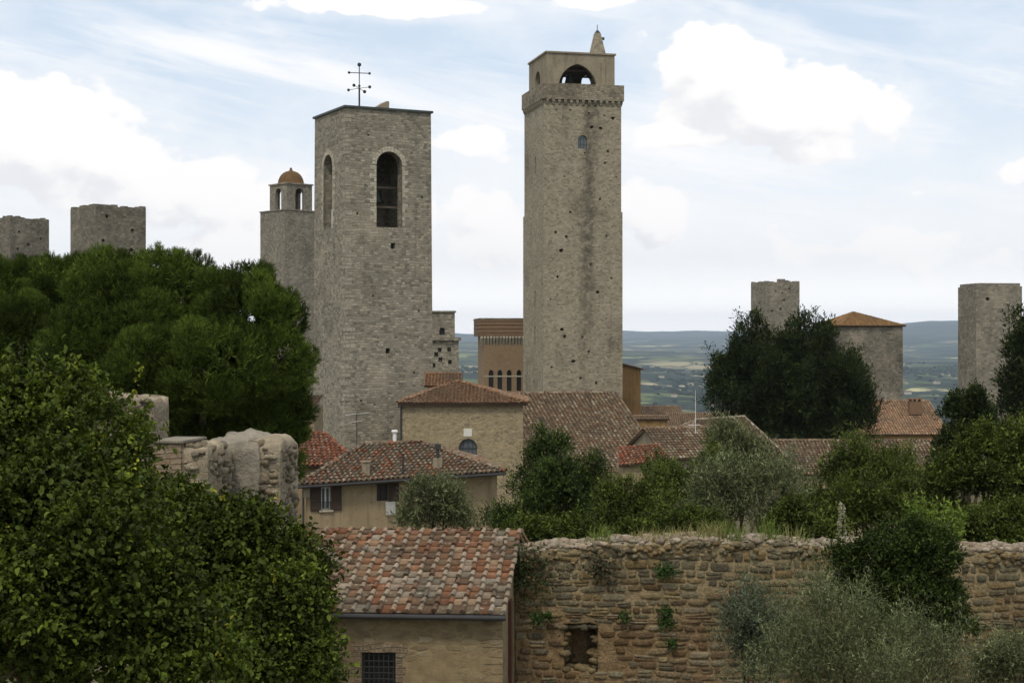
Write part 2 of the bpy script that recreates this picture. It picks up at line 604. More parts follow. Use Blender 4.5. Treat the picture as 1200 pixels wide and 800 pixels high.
M['ochre'] = rubble('ochre_house_wall', [(.20, .155, .095), (.26, .21, .13), (.34, .285, .19), (.22, .17, .10)], (.25, .19, .108), 4.4, 2.2, .38, .3, 3.0, edge=.16, bump=.012)
M['stucco'] = stucco('beige_stucco', (.27, .21, .13))
M['stucco_grey'] = stucco('grey_beige_plaster', (.25, .215, .155))
M['brownwall'] = stucco('brown_plaster', (.25, .155, .07))
M['tile'] = attr_mat('terracotta_tile', .9, .6, 16.0, .08, (8.0, .57, (.36, .34, .28), .8), .012, dirt=(1.0, .6))
M['tile_far'] = attr_mat('old_roof_tile', .92, .35, 5.0, .1, (2.6, .60, (.34, .32, .26), .55), .012, dirt=(.45, .5))
M['stone_col'] = attr_mat('wall_stone', .97, .65, 20.0, .05, (6.0, .58, (.30, .28, .21), .5), .05, dirt=(1.1, .32))
M['rock'] = rubble('ruin_rubble', [(.21, .17, .115), (.29, .24, .165), (.34, .285, .205), (.24, .205, .155)], (.33, .275, .195), 8.5, 1.5, .35, .25, 1.0, use_uv=False, edge=.06)
M['plaster_ruin'] = rubble('crumbling_plaster', [(.16, .142, .11), (.25, .225, .178), (.20, .18, .145)], (.27, .24, .19), 5.5, 1.4, .62, .55, 5.0, use_uv=False, bump=.06)
M['ruin_brick'] = masonry('ruin_brick', [(.21, .145, .09), (.25, .18, .115), (.18, .13, .085)], (.24, .19, .13), .26, .075, .02, .3, .3, .2, .012)
M['iron'] = plain('dark_iron', (.035, .035, .038), .6, .4, .2)
M['dark'] = plain('dark_glass', (.02, .021, .022), .35, .4, .2)
M['glass'] = plain('grey_window_glass', (.10, .115, .125), .2, .5, .2)
M['wood'] = plain('dark_brown_wood', (.055, .035, .024), .7, .3, .4, 6.0)
M['beam'] = plain('grey_old_timber', (.16, .13, .10), .85, .2, .4, 6.0)
M['bronze'] = plain('bell_bronze', (.07, .075, .06), .5, .5, .3, 6.0, .6)
M['white'] = plain('white_paint', (.72, .72, .70), .7, .3, .15)
M['rust'] = plain('rusty_iron', (.10, .04, .025), .8, .3, .4, 8.0)
M['marble'] = plain('white_stone_plaque', (.62, .60, .55), .7, .3, .2)
M['copper'] = plain('dark_green_metal', (.045, .06, .055), .6, .4, .3)
M['bark'] = plain('grey_brown_bark', (.11, .085, .06), .95, .1, .5, 5.0)
M['dome'] = plain('orange_lichen_dome', (.145, .09, .042), .95, .1, .6, 1.6)
M['leaf'] = leaf_mat('broad_leaf', .24, .62, .14)
M['needle'] = leaf_mat('pine_needle', .15, .75, .06)
M['olive'] = leaf_mat('olive_leaf', .18, .6, .18)

# ------------------------------------------------------------------ the ground: one sheet to the horizon
PROF = [(0, -9.0), (35, -9.3), (60, -11), (100, -13), (250, -19), (420, -42), (700, -85), (1100, -125), (1800, -150), (3200, -150),
        (5200, -128), (8000, -90), (11000, -40), (14500, 20), (18000, 70), (24000, 60)]
AMP = [(0, 0), (250, 0), (700, 10), (1500, 24), (3500, 42), (7000, 48), (11000, 45), (17000, 60), (24000, 60)]


def terrain_z(x, y):
    r = math.hypot(x, y)
    z = np.interp(r, [p[0] for p in PROF], [p[1] for p in PROF])
    a = np.interp(r, [p[0] for p in AMP], [p[1] for p in AMP])
    if a > 0:
        n = mnoise.fractal(Vector((x / 1900.0, y / 1900.0, 3.7)), 1.0, 2.0, 5)
        n2 = mnoise.fractal(Vector((x / 5200.0, y / 5200.0, 8.1)), 1.0, 2.0, 3)
        z += a * (n * .9 + n2 * .8)
        # the long mountain on the right of the view
        th = math.atan2(x, y)
        z += 150 * math.exp(-((th - .275) / .055) ** 2) * np.interp(r, [11500, 16500, 19000, 23000], [0, 1, 1, .3])
    return z


def build_terrain():
    th = np.concatenate([np.linspace(-math.pi, -.55, 60), np.linspace(-.54, .54, 420), np.linspace(.55, math.pi, 60)[:-1]])
    rr = np.concatenate([[3], np.geomspace(8, 24000, 210)])
    nT, nR = len(th), len(rr)
    V = [(0, 0, terrain_z(0, 0))]
    for r in rr:
        for t in th:
            x, y = r * math.sin(t), r * math.cos(t)
            V.append((x, y, terrain_z(x, y)))
    q = []
    for i in range(nR - 1):
        a = 1 + i * nT
        for j in range(nT):
            k = (j + 1) % nT
            q.append((a + j, a + nT + j, a + nT + k, a + k))
    tri = [(0, 1 + j, 1 + (j + 1) % nT) for j in range(nT)]
    me = np_mesh('terrain', V, [np.array(tri), np.array(q)])
    m, N = mat_new('countryside')
    pos = N.n('ShaderNodeNewGeometry').outputs['Position']
    s = N.n('ShaderNodeSeparateXYZ', {0: pos})
    g = N.vec(s.outputs[0], s.outputs[1], 0.0)
    wv = N.vm('ADD', g, N.vm('SCALE', N.vm('SUBTRACT', N.noise(g, .004, 3, color=True), (.5, .5, .5)), 170.0))
    vo = N.n('ShaderNodeTexVoronoi', {'Vector': N.vm('MULTIPLY', wv, (1, .55, 1)), 'Scale': .0045, 'Randomness': 1.0})
    ve = N.n('ShaderNodeTexVoronoi', {'Vector': N.vm('MULTIPLY', wv, (1, .55, 1)), 'Scale': .0045, 'Randomness': 1.0}, feature='DISTANCE_TO_EDGE')
    rnd = N.n('ShaderNodeSeparateColor', {0: vo.outputs['Color']})
    c = N.ramp(rnd.outputs[0], [(.0, (.05, .07, .025)), (.25, (.085, .11, .035)), (.40, (.25, .27, .09)), (.52, (.04, .055, .022)),
                                (.66, (.42, .34, .20)), (.78, (.21, .20, .095)), (.90, (.55, .46, .30)), (1.0, (.34, .36, .12))])
    row = N.n('ShaderNodeTexWave', {'Vector': N.vm('ADD', g, N.vm('SCALE', vo.outputs['Color'], 900.0)), 'Scale': .05, 'Distortion': 1.5})
    c = N.mix(N.m('MULTIPLY', row.outputs[1], .25), c, (.08, .10, .045))
    wood = N.step(N.noise(g, .0022, 6, .65), .45, .48)
    trees = N.noise(g, .09, 3, .6)
    wc = N.mix(trees, (.008, .014, .008), (.024, .034, .015))
    c = N.mix(wood, c, wc)
    c = N.mix(N.m('MULTIPLY', N.step(ve.outputs['Distance'], .05, .025), .9), c, (.035, .052, .026))
    c = N.mix(N.step(s.outputs[2], -60, 40, 0, .8), c, (.045, .055, .035))
    near = N.step(N.n('ShaderNodeVectorMath', {0: pos}, operation='LENGTH').outputs['Value'], 500, 250)
    nc = N.mix(N.noise(g, .35, 6, .65), (.05, .07, .025), (.17, .14, .085))
    c = N.mix(near, c, nc)
    finish(m, N, c, 1.0, trees, 1.5, .05)
    o = link('terrain', me, m, None, smooth=True)
    tag(o, kind='structure')


build_terrain()

# closed box of pale air round everything
hb = bm_new()
add_box(hb, -25500, 25500, -25500, 25500, -330, 420)
ho = from_bm('haze', hb, None, uv=False)
hm, HN = mat_new('haze_air')
pv = HN.n('ShaderNodeVolumePrincipled', {'Color': (.66, .79, 1.0), 'Density': HAZE_DENSITY, 'Anisotropy': 0.1})
hout = HN.n('ShaderNodeOutputMaterial')
HN.L.new(pv.outputs[0], hout.inputs['Volume'])
ho.data.materials.append(hm)
hm.cycles.homogeneous_volume = True if hasattr(hm.cycles, 'homogeneous_volume') else True
tag(ho, kind='stuff')


# ------------------------------------------------------------------ roofs of real half-round tiles
TILE_WARM = [(.40, .17, .095), (.46, .22, .13), (.35, .15, .085), (.50, .30, .20), (.42, .26, .17), (.30, .14, .09), (.48, .36, .27), (.27, .19, .14)]
TILE_RED = [(.26, .095, .055), (.22, .085, .048), (.28, .125, .075), (.17, .085, .055), (.27, .165, .11)]
TILE_OLD = [(.165, .115, .075), (.20, .138, .087), (.125, .093, .064), (.235, .168, .108), (.185, .142, .096), (.165, .098, .06), (.28, .235, .17)]
TILE_BROWN = [(.24, .165, .11), (.28, .195, .13), (.21, .15, .105), (.32, .23, .15), (.26, .19, .13)]
TILE_MIX = [(.22, .095, .055), (.16, .12, .08), (.20, .155, .11), (.25, .11, .062), (.24, .195, .14), (.13, .10, .07), (.25, .18, .125), (.19, .15, .105), (.17, .13, .09)]


def tile_plane(acc, e0, e1, r1, r0, sp, ex, pal, seg=5, rad=.27, lift=.035, jit=.012, slab=.10, fine=False, fade=None):
    """tiles on the plane eave e0-e1, ridge r0-r1 (r0 over e0)"""
    e0, e1, r0, r1 = (np.array(p, float) for p in (e0, e1, r0, r1))
    L = np.linalg.norm(e1 - e0)
    u = (e1 - e0) / L
    rm = (r0 + r1) / 2
    v = rm - e0; v = v - u * v.dot(u); H = np.linalg.norm(v); v /= H
    n = np.cross(u, v)
    if n[2] < 0:
        n = -n
    a0, a1 = (r0 - e0).dot(u), (r1 - e0).dot(u)
    # deck under the tiles
    top = np.array([e0, e1, r1, r0]) - n * .02
    bot = top - n * slab
    acc.add(np.concatenate([top, bot]), [[0, 1, 2, 3], [7, 6, 5, 4], [0, 4, 5, 1], [1, 5, 6, 2], [2, 6, 7, 3], [3, 7, 4, 0]],
            np.array((.16, .11, .08)))
    R = sp * rad
    cw, pw = R, sp - 1.4 * R
    nc, nr = int(L / sp) + 1, int(math.ceil(H / ex))
    ex = H / nr
    ang = np.linspace(math.pi, 0, seg + 1)
    for i in range(nc + 1):
        uc = i * L / nc
        for kind in (0, 1):
            ucol = uc if kind == 0 else uc + .5 * L / nc
            if kind == 1 and i == nc:
                continue
            wander = random.uniform(-1, 1) * jit
            for j in range(nr):
                vc = (j + .5) * ex
                t = vc / H
                lo, hi = a0 * t, L + (a1 - L) * t
                if ucol < lo - sp * .25 or ucol > hi + sp * .25:
                    continue
                col = np.array(random.choice(pal)) * random.uniform(.78, 1.18)
                if fade:
                    col = fade(col, ucol / L, t)
                v0, v1 = j * ex - .05 * (1 if j == 0 else 0), (j + 1) * ex + ex * .12
                du = random.uniform(-1, 1) * jit + wander
                dn = random.uniform(-.4, .6) * jit
                skew = random.uniform(-1, 1) * jit
                dv = random.uniform(-1, 1) * jit * 1.3 - (random.uniform(.03, .09) if random.random() < .02 else 0)
                v0 += dv; v1 += dv
                if not fine:
                    col = col * (.60 if kind else 1.12)  # shadowed gaps between cover rows painted in: pans darkened, covers lightened
                if fine and kind == 0 and random.random() < .72:
                    col = col * .45 + np.array((.40, .33, .24)) * .55
                if kind == 0:
                    r_a, r_b = R * 1.08, R * .88
                    A, B = [], []
                    for a in ang:
                        A.append(e0 + u * (ucol + du + math.cos(a) * r_a) + v * v0 + n * (math.sin(a) * r_a * .95 + lift + dn + .012))
                        B.append(e0 + u * (ucol + du + skew + math.cos(a) * r_b) + v * v1 + n * (math.sin(a) * r_b * .95 + dn - .006))
                    VV = A + B
                    k = seg + 1
                    FF = [[q, q + 1, k + q + 1, k + q] for q in range(seg)]
                    CC = [col] * seg
                    if fine:
                        # closed front end
                        lo_ = e0 + u * (ucol + du) + v * v0 + n * (dn * .5)
                        acc.add(A + [lo_], [[q + 1, q, k] for q in range(seg)], col * .62)
                    acc.add(VV, FF, np.array(CC))
                else:
                    h = pw * .5 + R * .35
                    hh = .018
                    q0, q1 = lift * .8 + dn, dn - .006
                    VV = []
                    for s_, z_ in ((-1, .022), (-.86, 0.0), (.86, 0.0), (1, .022)):
                        VV.append(e0 + u * (ucol + du + s_ * h) + v * v0 + n * (q0 + z_))
                    for s_, z_ in ((-1, .022), (-.86, 0.0), (.86, 0.0), (1, .022)):
                        VV.append(e0 + u * (ucol + du + skew * .4 + s_ * h) + v * v1 + n * (q1 + z_))
                    VV += [p - n * hh for p in VV[:4]]
                    FF = [[0, 1, 5, 4], [1, 2, 6, 5], [2, 3, 7, 6], [1, 0, 8, 9], [2, 1, 9, 10], [3, 2, 10, 11]]
                    acc.add(VV, FF, np.array([col] * 3 + [col * .8] * 3))


def cap_line(acc, p, q, r, ex, pal, seg=5):
    p, q = np.array(p, float), np.array(q, float)
    L = np.linalg.norm(q - p)
    d = (q - p) / L
    s = np.cross(d, (0, 0, 1)); s /= np.linalg.norm(s)
    n = np.cross(s, d)
    k = max(1, int(round(L / ex)))
    ang = np.linspace(math.pi, 0, seg + 1)
    for i in range(k):
        col = np.array(random.choice(pal)) * random.uniform(.8, 1.2)
        a, b = i / k * L, (i + 1) / k * L + ex * .12
        j = random.uniform(-.01, .01)
        A = [p + d * a + s * (math.cos(t) * r * 1.1 + j) + n * (math.sin(t) * r * 1.1 + .02) for t in ang]
        B = [p + d * b + s * (math.cos(t) * r * .9 + j) + n * (math.sin(t) * r * .9) for t in ang]
        acc.add(A + B, [[q_, q_ + 1, seg + 2 + q_, seg + 1 + q_] for q_ in range(seg)] + [], col)


def hip_roof(root, fl, fr, br, bl, r0, r1, pal, mat, sp=.24, ex=.33, seg=4, sides='frbl', caps=True, cap_pal=None, fine=False, name='roof', fade=None):
    acc = Acc()
    if 'f' in sides: tile_plane(acc, fl, fr, r1, r0, sp, ex, pal, seg, fine=fine, fade=fade)
    if 'r' in sides: tile_plane(acc, fr, br, r1, r1, sp, ex, pal, seg, fine=fine)
    if 'b' in sides: tile_plane(acc, br, bl, r0, r1, sp, ex, pal, seg, fine=fine)
    if 'l' in sides: tile_plane(acc, bl, fl, r0, r0, sp, ex, pal, seg, fine=fine)
    ro = link(name, acc.mesh(name), mat, root)
    if caps:
        ca = Acc()
        cp = cap_pal or pal
        if (Vector(r0) - Vector(r1)).length > .3:
            cap_line(ca, r0, r1, .11, .36, cp)
        if 'r' in sides:
            cap_line(ca, fr, r1, .10, .36, cp); cap_line(ca, br, r1, .10, .36, cp)
        if 'l' in sides:
            cap_line(ca, fl, r0, .10, .36, cp); cap_line(ca, bl, r0, .10, .36, cp)
        if ca.n:
            link('ridge_tiles', ca.mesh('ridge_tiles'), mat, ro)
    return ro


def ridgeY(pe, Ye, pr, s):
    ze = (400 - pe) / F * Ye
    return (ze - s * Ye) / ((400 - pr) / F - s)


# ------------------------------------------------------------------ towers
def solve_tower(pn, pr, pl, Y, ratio=1.0):
    """rotation, front width and side depth of a square tower from its three visible edges"""
    nx = XP(pn, Y); r = (pr - 600) / F; l = (pl - 600) / F
    lo, hi = math.radians(1), math.radians(80)
    best = None
    for i in range(800):
        t = lo + (hi - lo) * i / 799
        w = (r * Y - nx) / (math.cos(t) - r * math.sin(t))
        den = math.sin(t) + l * math.cos(t)
        if den <= .01 or w <= 0:
            continue
        d = (nx - l * Y) / den
        e = abs(math.log(max(d, 1e-3) / (w * ratio)))
        if best is None or e < best[0]:
            best = (e, t, w, d)
    return best[1], best[2], best[3]


def tower_root(name, label, pn, pr, pl, Y, base, ratio=1.0, theta=None, group=None):
    if theta is None:
        th, w, d = solve_tower(pn, pr, pl, Y, ratio)
    else:
        th = math.radians(theta)
        nx = XP(pn, Y); r = (pr - 600) / F; l = (pl - 600) / F
        w = (r * Y - nx) / (math.cos(th) - r * math.sin(th))
        d = (nx - l * Y) / (math.sin(th) + l * math.cos(th))
    root = thing(name, label, 'tower', (XP(pn, Y), Y, base), th, group)
    print('TOWER', label[:40], 'rot %.1f w %.2f d %.2f' % (math.degrees(th), w, d))
    return root, w, d


def ragged_top(bm, ring_w, ring_d, z, amp, seed, n=14, th=.7):
    """broken wall head: a row of uneven stones round the top"""
    r = random.Random(seed)
    for (ax, L, off) in (('x', ring_w, 0), ('x', ring_w, ring_d - th), ('y', ring_d, 0), ('y', ring_d, ring_w - th)):
        k = 0.0
        while k < L - .2:
            s = r.uniform(.3, .9); e = min(L, k + s)
            h = r.uniform(0, amp)
            if h > amp * .25:
                j = r.uniform(.01, .05)
                if ax == 'x':
                    add_box(bm, k + .01, e - .01, off + j, off + th - j, z - .05, z + h)
                else:
                    add_box(bm, off + j, off + th - j, k + .01, e - .01, z - .05, z + h)
            k = e


GR = math.radians
# --- bell tower
BT_BASE = -14.0
bt, bw_, bd_ = tower_root('bell_tower', 'square grey stone bell tower with tall round-arched openings and iron cross on its flat top', 405, 505, 369, 115, BT_BASE, theta=26.4)
BT_TOP = ZP(126, 115) - BT_BASE
bm = bm_new()
t_ = .16
add_poly_prism(bm, [(-t_, -t_), (bw_ + t_, -t_), (bw_ + t_, bd_ + t_), (-t_, bd_ + t_)], 0, BT_TOP, [(0, 0), (bw_, 0), (bw_, bd_), (0, bd_)])
shaft = from_bm('shaft', bm, M['bell_stone'], bt)
# openings: front arch 440-471 px wide, sill y 265, crown y 177; side arch 380-391
sill_f = ZP(266, 116) - BT_BASE
spr_f = ZP(193, 116) - BT_BASE
fx, fw = bw_ * .505, 2.05
sx, sw = bd_ * .55, 2.0
c1, c2, c3, c4 = bm_new(), bm_new(), bm_new(), bm_new()
add_prism(c1, arch_pts(fx, fw, sill_f, spr_f), -1, bd_ * .5)
add_prism(c2, arch_pts(sx, sw, sill_f, spr_f), -1, bw_ * .5, 'x')
add_box(c3, .9, bw_ - .9, .9, bd_ - .9, sill_f - .002, BT_TOP - .9)
r_ = random.Random(3)
add_box(c4, bw_ * .52, bw_ * .52 + .36, -1, .7, ZP(292, 117) - BT_BASE, ZP(285, 117) - BT_BASE)
add_box(c4, bw_ * .46, bw_ * .46 + .34, -1, .7, ZP(414, 117) - BT_BASE, ZP(408, 117) - BT_BASE)
for (hx, hy) in ((.16, 470), (.6, 478), (.3, 348), (.84, 365), (.78, 438), (.12, 252), (.88, 230), (.25, 160)):
    add_box(c4, bw_ * hx, bw_ * hx + .15, -1, .35, ZP(hy, 116) - BT_BASE, ZP(hy, 116) - BT_BASE + .15)
carve(shaft, c3, c1, c2, c4)


def arch_ring(root, cx, w, zs, z0, plane, axis, mat, th=.34, out=.035, depth=.25, jambs=True, n=15, name='arch_surround', sgn=-1):
    """voussoirs and jamb stones round an opening, slightly proud of the wall"""
    bm = bm_new()
    r = w / 2
    r2 = random.Random(int(cx * 100))
    a = plane + sgn * out
    b = plane - sgn * depth
    for i in range(n):
        a0, a1 = math.pi * i / n + .012, math.pi * (i + 1) / n - .012
        t2 = th * r2.uniform(.92, 1.1)
        pts = [(cx + r * math.cos(a0), zs + r * math.sin(a0)), (cx + (r + t2) * math.cos(a0), zs + (r + t2) * math.sin(a0)),
               (cx + (r + t2) * math.cos(a1), zs + (r + t2) * math.sin(a1)), (cx + r * math.cos(a1), zs + r * math.sin(a1))]
        add_prism(bm, pts, a - sgn * r2.uniform(0, .015), b, axis)
    if jambs:
        z = z0
        k = 0
        while z < zs - .05:
            h = min(r2.uniform(.24, .34), zs - z)
            for s in (-1, 1):
                t2 = th * (.55 if (k + (s > 0)) % 2 else 1.35) * r2.uniform(.85, 1.15)
                lo, hi = sorted((cx + s * r, cx + s * (r + t2)))
                add_prism(bm, [(lo, z + .01), (hi, z + .01), (hi, z + h - .01), (lo, z + h - .01)], a - sgn * r2.uniform(.005, .03), b, axis)
            z += h
            k += 1
    return from_bm(name, bm, mat, root)


tz = lambda f: t_ * (1 - f)     # batter of the wall face at a height fraction
pf = -tz(sill_f / BT_TOP)
arch_ring(bt, fx, fw, spr_f, sill_f, pf * .7, 'y', M['pale_stone'], out=.03)
arch_ring(bt, sx, sw, spr_f, sill_f, pf * .7, 'x', M['pale_stone'], out=.03)
# quoins at the near corner
bm = bm_new()
z = .5; k = 0
while z < BT_TOP - .6:
    h = random.uniform(.26, .36); o_ = t_ * (1 - (z + h) / BT_TOP) + .022
    L1, L2 = (.75, .35) if k % 2 else (.38, .7)
    L1 *= random.uniform(.8, 1.2); L2 *= random.uniform(.8, 1.2)
    if random.random() < .75:
        add_box(bm, -o_, L1, -o_, L2, z + .01, z + h - .01)
    z += h; k += 1
from_bm('corner_stones', bm, M['quoin'], bt)
# roof edge of dark metal
bm = bm_new()
for (x0, x1, y0, y1) in ((-.14, bw_ + .14, -.14, .05), (-.14, bw_ + .14, bd_ - .05, bd_ + .14), (-.14, .05, .052, bd_ - .052), (bw_ - .05, bw_ + .14, .052, bd_ - .052)):
    add_box(bm, x0, x1, y0, y1, BT_TOP + .003, BT_TOP + .16)
from_bm('roof_edge', bm, M['copper'], bt)
bm = bm_new()
add_box(bm, .06, bw_ - .06, .06, bd_ - .06, BT_TOP + .003, BT_TOP + .07)
from_bm('flat_roof', bm, M['stucco_grey'], bt)
# stair head
bm = bm_new()
add_prism(bm, [(2.55, BT_TOP + .075), (4.1, BT_TOP + .075), (4.1, BT_TOP + .95), (3.9, BT_TOP + .95)], 1.7, 2.9)
from_bm('stair_hatch', bm, M['stucco_grey'], bt)
# bells, beams, the scaffold inside
bm = bm_new()
for zz in (sill_f + 1.55, sill_f + 3.0):
    add_box(bm, .92, bw_ - .92, 1.45, 1.62, zz, zz + .15)
    add_box(bm, .92, bw_ - .92, 3.2, 3.4, zz + .3, zz + .45)
from_bm('beam', bm, M['beam'], bt)
bell_prof = [(.02, .78), (.18, .76), (.24, .68), (.27, .45), (.33, .22), (.45, .04), (.47, 0), (.40, 0), (.2, .3)]
bm = bm_new(); add_lathe(bm, [(a * 1.2, b_ * 1.2) for a, b_ in bell_prof], 18, (fx, 2.4, sill_f + 2.0))
from_bm('bell', bm, M['bronze'], bt, smooth=True)
bm = bm_new()
add_box(bm, .25, .31, sx - .12, sx - .02, sill_f, sill_f + 1.5)
from_bm('post', bm, M['white'], bt)

# iron cross with weather balls
cx_, cy_ = 1.35, .75
cr = thing('iron_cross', 'black iron cross with ball tips and wind arms on the bell tower top', 'cross',
           bt.matrix_basis @ Vector((cx_, cy_, BT_TOP + .073)), bt.rotation_euler.z)
cr.rotation_euler.z = 0.05
bm = bm_new()
S = 116 / F     # metres per photo pixel here
add_tube(bm, [(0, 0, 0), (0, 0, 24 * S)], .065, 8)
add_tube(bm, [(0, 0, 24 * S), (0, 0, 52 * S)], .035, 8)
add_box(bm, -.22, .22, -.14, .14, -.0, .12)
add_ball(bm, (0, 0, 27 * S), .10)
add_ball(bm, (0, 0, 52 * S), .15)
from_bm('mast', bm, M['iron'], cr, smooth=False)
bm = bm_new()
add_tube(bm, [(-12 * S, 0, 42.6 * S), (12 * S, 0, 41.8 * S)], .032, 8)
add_ball(bm, (-12 * S, 0, 42.6 * S), .10); add_ball(bm, (12 * S, 0, 41.8 * S), .10)
from_bm('cross_arm', bm, M['iron'], cr)
bm = bm_new()
for (ax, ay, bx) in ((-13, .5, .11), (12.5, -.5, .12), (-5.5, -1.0, .12), (5.5, 1.0, .13)):
    add_tube(bm, [(0, 0, 24.3 * S), (ax * S, ay, (24 - ay * 1.2) * S)], .02, 6)
    add_ball(bm, (ax * S, ay, (24 - ay * 1.2) * S), bx)
from_bm('wind_arms', bm, M['iron'], cr)

# --- the tall tower
TG_BASE = -20.0
tg, tw, td = tower_root('tall_tower', 'tallest beige stone tower with corbelled crown, open bell chamber and pointed spire', 637.5, 728, 614.5, 181, TG_BASE, theta=13.6)
CR_TOP = ZP(95.5, 180) - TG_BASE
CR_BOT = ZP(120, 180) - TG_BASE
ledge = ZP(246, 180) - TG_BASE
bm = bm_new()
k = .12
add_poly_prism(bm, [(-k, -k), (tw + k, -k), (tw + k, td + k), (-k, td + k)], 0, ledge)
add_poly_prism(bm, [(0, 0), (tw, 0), (tw, td), (0, td)], ledge + .002, CR_BOT + .5)
shaft = from_bm('shaft', bm, M['grossa_stone'], tg)
cut = bm_new()
r_ = random.Random(12)


def rough_hole(bm, u, zz, s, depth=.6):
    q = random.Random(int(u * 971 + zz * 131))
    n = 7
    pts = [(u + math.cos(2 * math.pi * i / n) * s * q.uniform(.38, .75), zz + math.sin(2 * math.pi * i / n) * s * q.uniform(.35, .62)) for i in range(n)]
    add_prism(bm, pts, -1, depth)


def hole(bm, w, Yq, px, py, s=.3, depth=.6):
    """square hole in the front wall at a photo position"""
    u = (px - 637.5) / (728 - 637.5) * w
    zz = ZP(py, Yq) - TG_BASE
    rough_hole(bm, u, zz, s, depth)


for (px, py, s) in ((651, 272, .3), (663, 277, .34), (657, 293, .5), (653, 324, .3), (700, 342, .42), (658, 386, .38), (661, 394, .5), (671, 423, .5),
                    (680, 443, .32), (698, 449, .34), (692, 309, .26), (710, 275, .25), (689, 412, .3), (668, 128, .2), (690, 131, .26), (708, 133, .22), (718, 136, .35),
                    (693, 147, .4), (704, 148, .4), (712, 175, .35), (685, 178, .2), (716, 325, .25), (645, 350, .2), (703, 232, .3), (668, 248, .3), (709, 189, .3),
                    (682, 395, .28), (646, 430, .25), (722, 205, .2), (652, 128, .2), (661, 206, .22)):
    hole(cut, tw, 181, px, py, s)
# slit windows of the left wall and the shuttered window of the front
cutw = bm_new()
for (py0, py1, yy) in ((183, 202, .42), (340, 360, .4), (382, 404, .4), (446, 461, .45)):
    z0, z1 = ZP(py1, 184) - TG_BASE, ZP(py0, 184) - TG_BASE
    add_prism(cutw, arch_pts(td * yy, .55, z0, z1 - .27, n=6), -1, .6, 'x')
wz0, wz1 = ZP(173, 181) - TG_BASE, ZP(157, 181) - TG_BASE
wx = (682.5 - 637.5) / 90.5 * tw
add_prism(cutw, arch_pts(wx, 1.15, wz0, wz1 - .57, n=8), -1, .5)
carve(shaft, cut, cutw)
for (py0, py1, yy) in ((183, 202, .42), (340, 360, .4), (382, 404, .4), (446, 461, .45)):
    z0, z1 = ZP(py1, 184) - TG_BASE, ZP(py0, 184) - TG_BASE
    bm = bm_new(); add_prism(bm, arch_pts(td * yy, .53, z0, z1 - .27, n=6), .30, .36, 'x')
    from_bm('window', bm, M['dark'], tg)
bm = bm_new(); add_prism(bm, arch_pts(wx, 1.13, wz0 + .003, wz1 - .57, n=8), .26, .32)
wo = from_bm('window', bm, M['glass'], tg)
bm = bm_new()
for q in range(1, 3):
    add_box(bm, wx - .55 + q * .37 - .02, wx - .55 + q * .37 + .02, .22, .258, wz0, wz1 - .35)
add_box(bm, wx - .55, wx + .55, .20, .218, wz0 + .5, wz0 + .54)
from_bm('bars', bm, M['iron'], wo)
# ledge, crown and corbels
ov = .27
bm = bm_new()
add_poly_prism(bm, [(-ov, -ov), (tw + ov, -ov), (tw + ov, td + ov), (-ov, td + ov)], CR_BOT + .55, CR_TOP)
crown = from_bm('parapet', bm, M['crown_stone'], tg)
cb = bm_new(); add_box(cb, .25, tw - .25, .25, td - .25, CR_TOP - .6, CR_TOP + 1)
carve(crown, cb)
bm = bm_new()


def corbel_row(bm, L, put, n):
    for i in range(n):
        c = (i + .5) * L / n
        h = .30
        put(bm, c - h * .5, c + h * .5)


def cor(side):
    def put(bm, a, b):
        z1 = CR_BOT + .56
        pts = [(.02, z1 - .7), (-.12, z1 - .55), (-ov + .02, z1 - .25), (-ov + .02, z1), (.02, z1)]
        if side == 'f':
            add_prism(bm, [(y, zz) for y, zz in pts], a, b, 'x')
        elif side == 'b':
            add_prism(bm, [(td - y, zz) for y, zz in pts], a, b, 'x')
        elif side == 'l':
            add_prism(bm, [(x, zz) for x, zz in pts], a, b, 'y')
        else:
            add_prism(bm, [(tw - x, zz) for x, zz in pts], a, b, 'y')
    return put


for sd, L in (('f', tw), ('b', tw), ('l', td), ('r', td)):
    corbel_row(bm, L, cor(sd), 13)
from_bm('corbel_table', bm, M['grossa_stone'], tg)
# bell chamber on top
bx0, bx1, by0, by1 = .35, tw - .75, .15, td - .9
BZ0, BZ1 = CR_TOP - .6, ZP(60.5, 180.5) - TG_BASE
bm = bm_new(); add_box(bm, bx0, bx1, by0, by1, BZ0, BZ1)
belf = from_bm('bell_chamber', bm, M['stucco_grey'], tg)
c1, c2, c3 = bm_new(), bm_new(), bm_new()
add_box(c1, bx0 + .55, bx1 - .55, by0 + .55, by1 - .55, BZ0 + .05, BZ1 - .35)
amx = bx0 + (bx1 - bx0) * .455
aw = (696 - 649.5) / F * 181
zs_ = ZP(74.5, 181) - TG_BASE - 2.75
add_prism(c2, arch_pts(amx, aw, BZ0 + .1, max(zs_, BZ0 + .2), True, 10, 2.75), by0 - 1, by0 + .8)
add_prism(c2, arch_pts(amx + 1.0, 1.5, BZ0 + .6, CR_TOP + 1.5, True, 8, .95), by1 - .8, by1 + 1)
add_prism(c2, arch_pts(amx + 3.3, 1.3, BZ0 + .6, CR_TOP + 1.5, True, 8, .95), by1 - .8, by1 + 1)
add_prism(c2, arch_pts(amx - 1.6, 1.6, BZ0 + .6, CR_TOP + 1.5, True, 8, .95), by1 - .8, by1 + 1)
add_prism(c3, arch_pts((by0 + by1) * .5, 2.3, BZ0 + .1, zs_ + 1.4, False, 10), bx0 - 1, bx0 + .8, 'x')
carve(belf, c1, c2, c3)
bm = bm_new()
add_box(bm, bx0 - .14, bx1 + .14, by0 - .14, by1 + .14, BZ1 + .003, BZ1 + .2)
from_bm('roof_slab', bm, M['stucco_grey'], tg)
bm = bm_new()
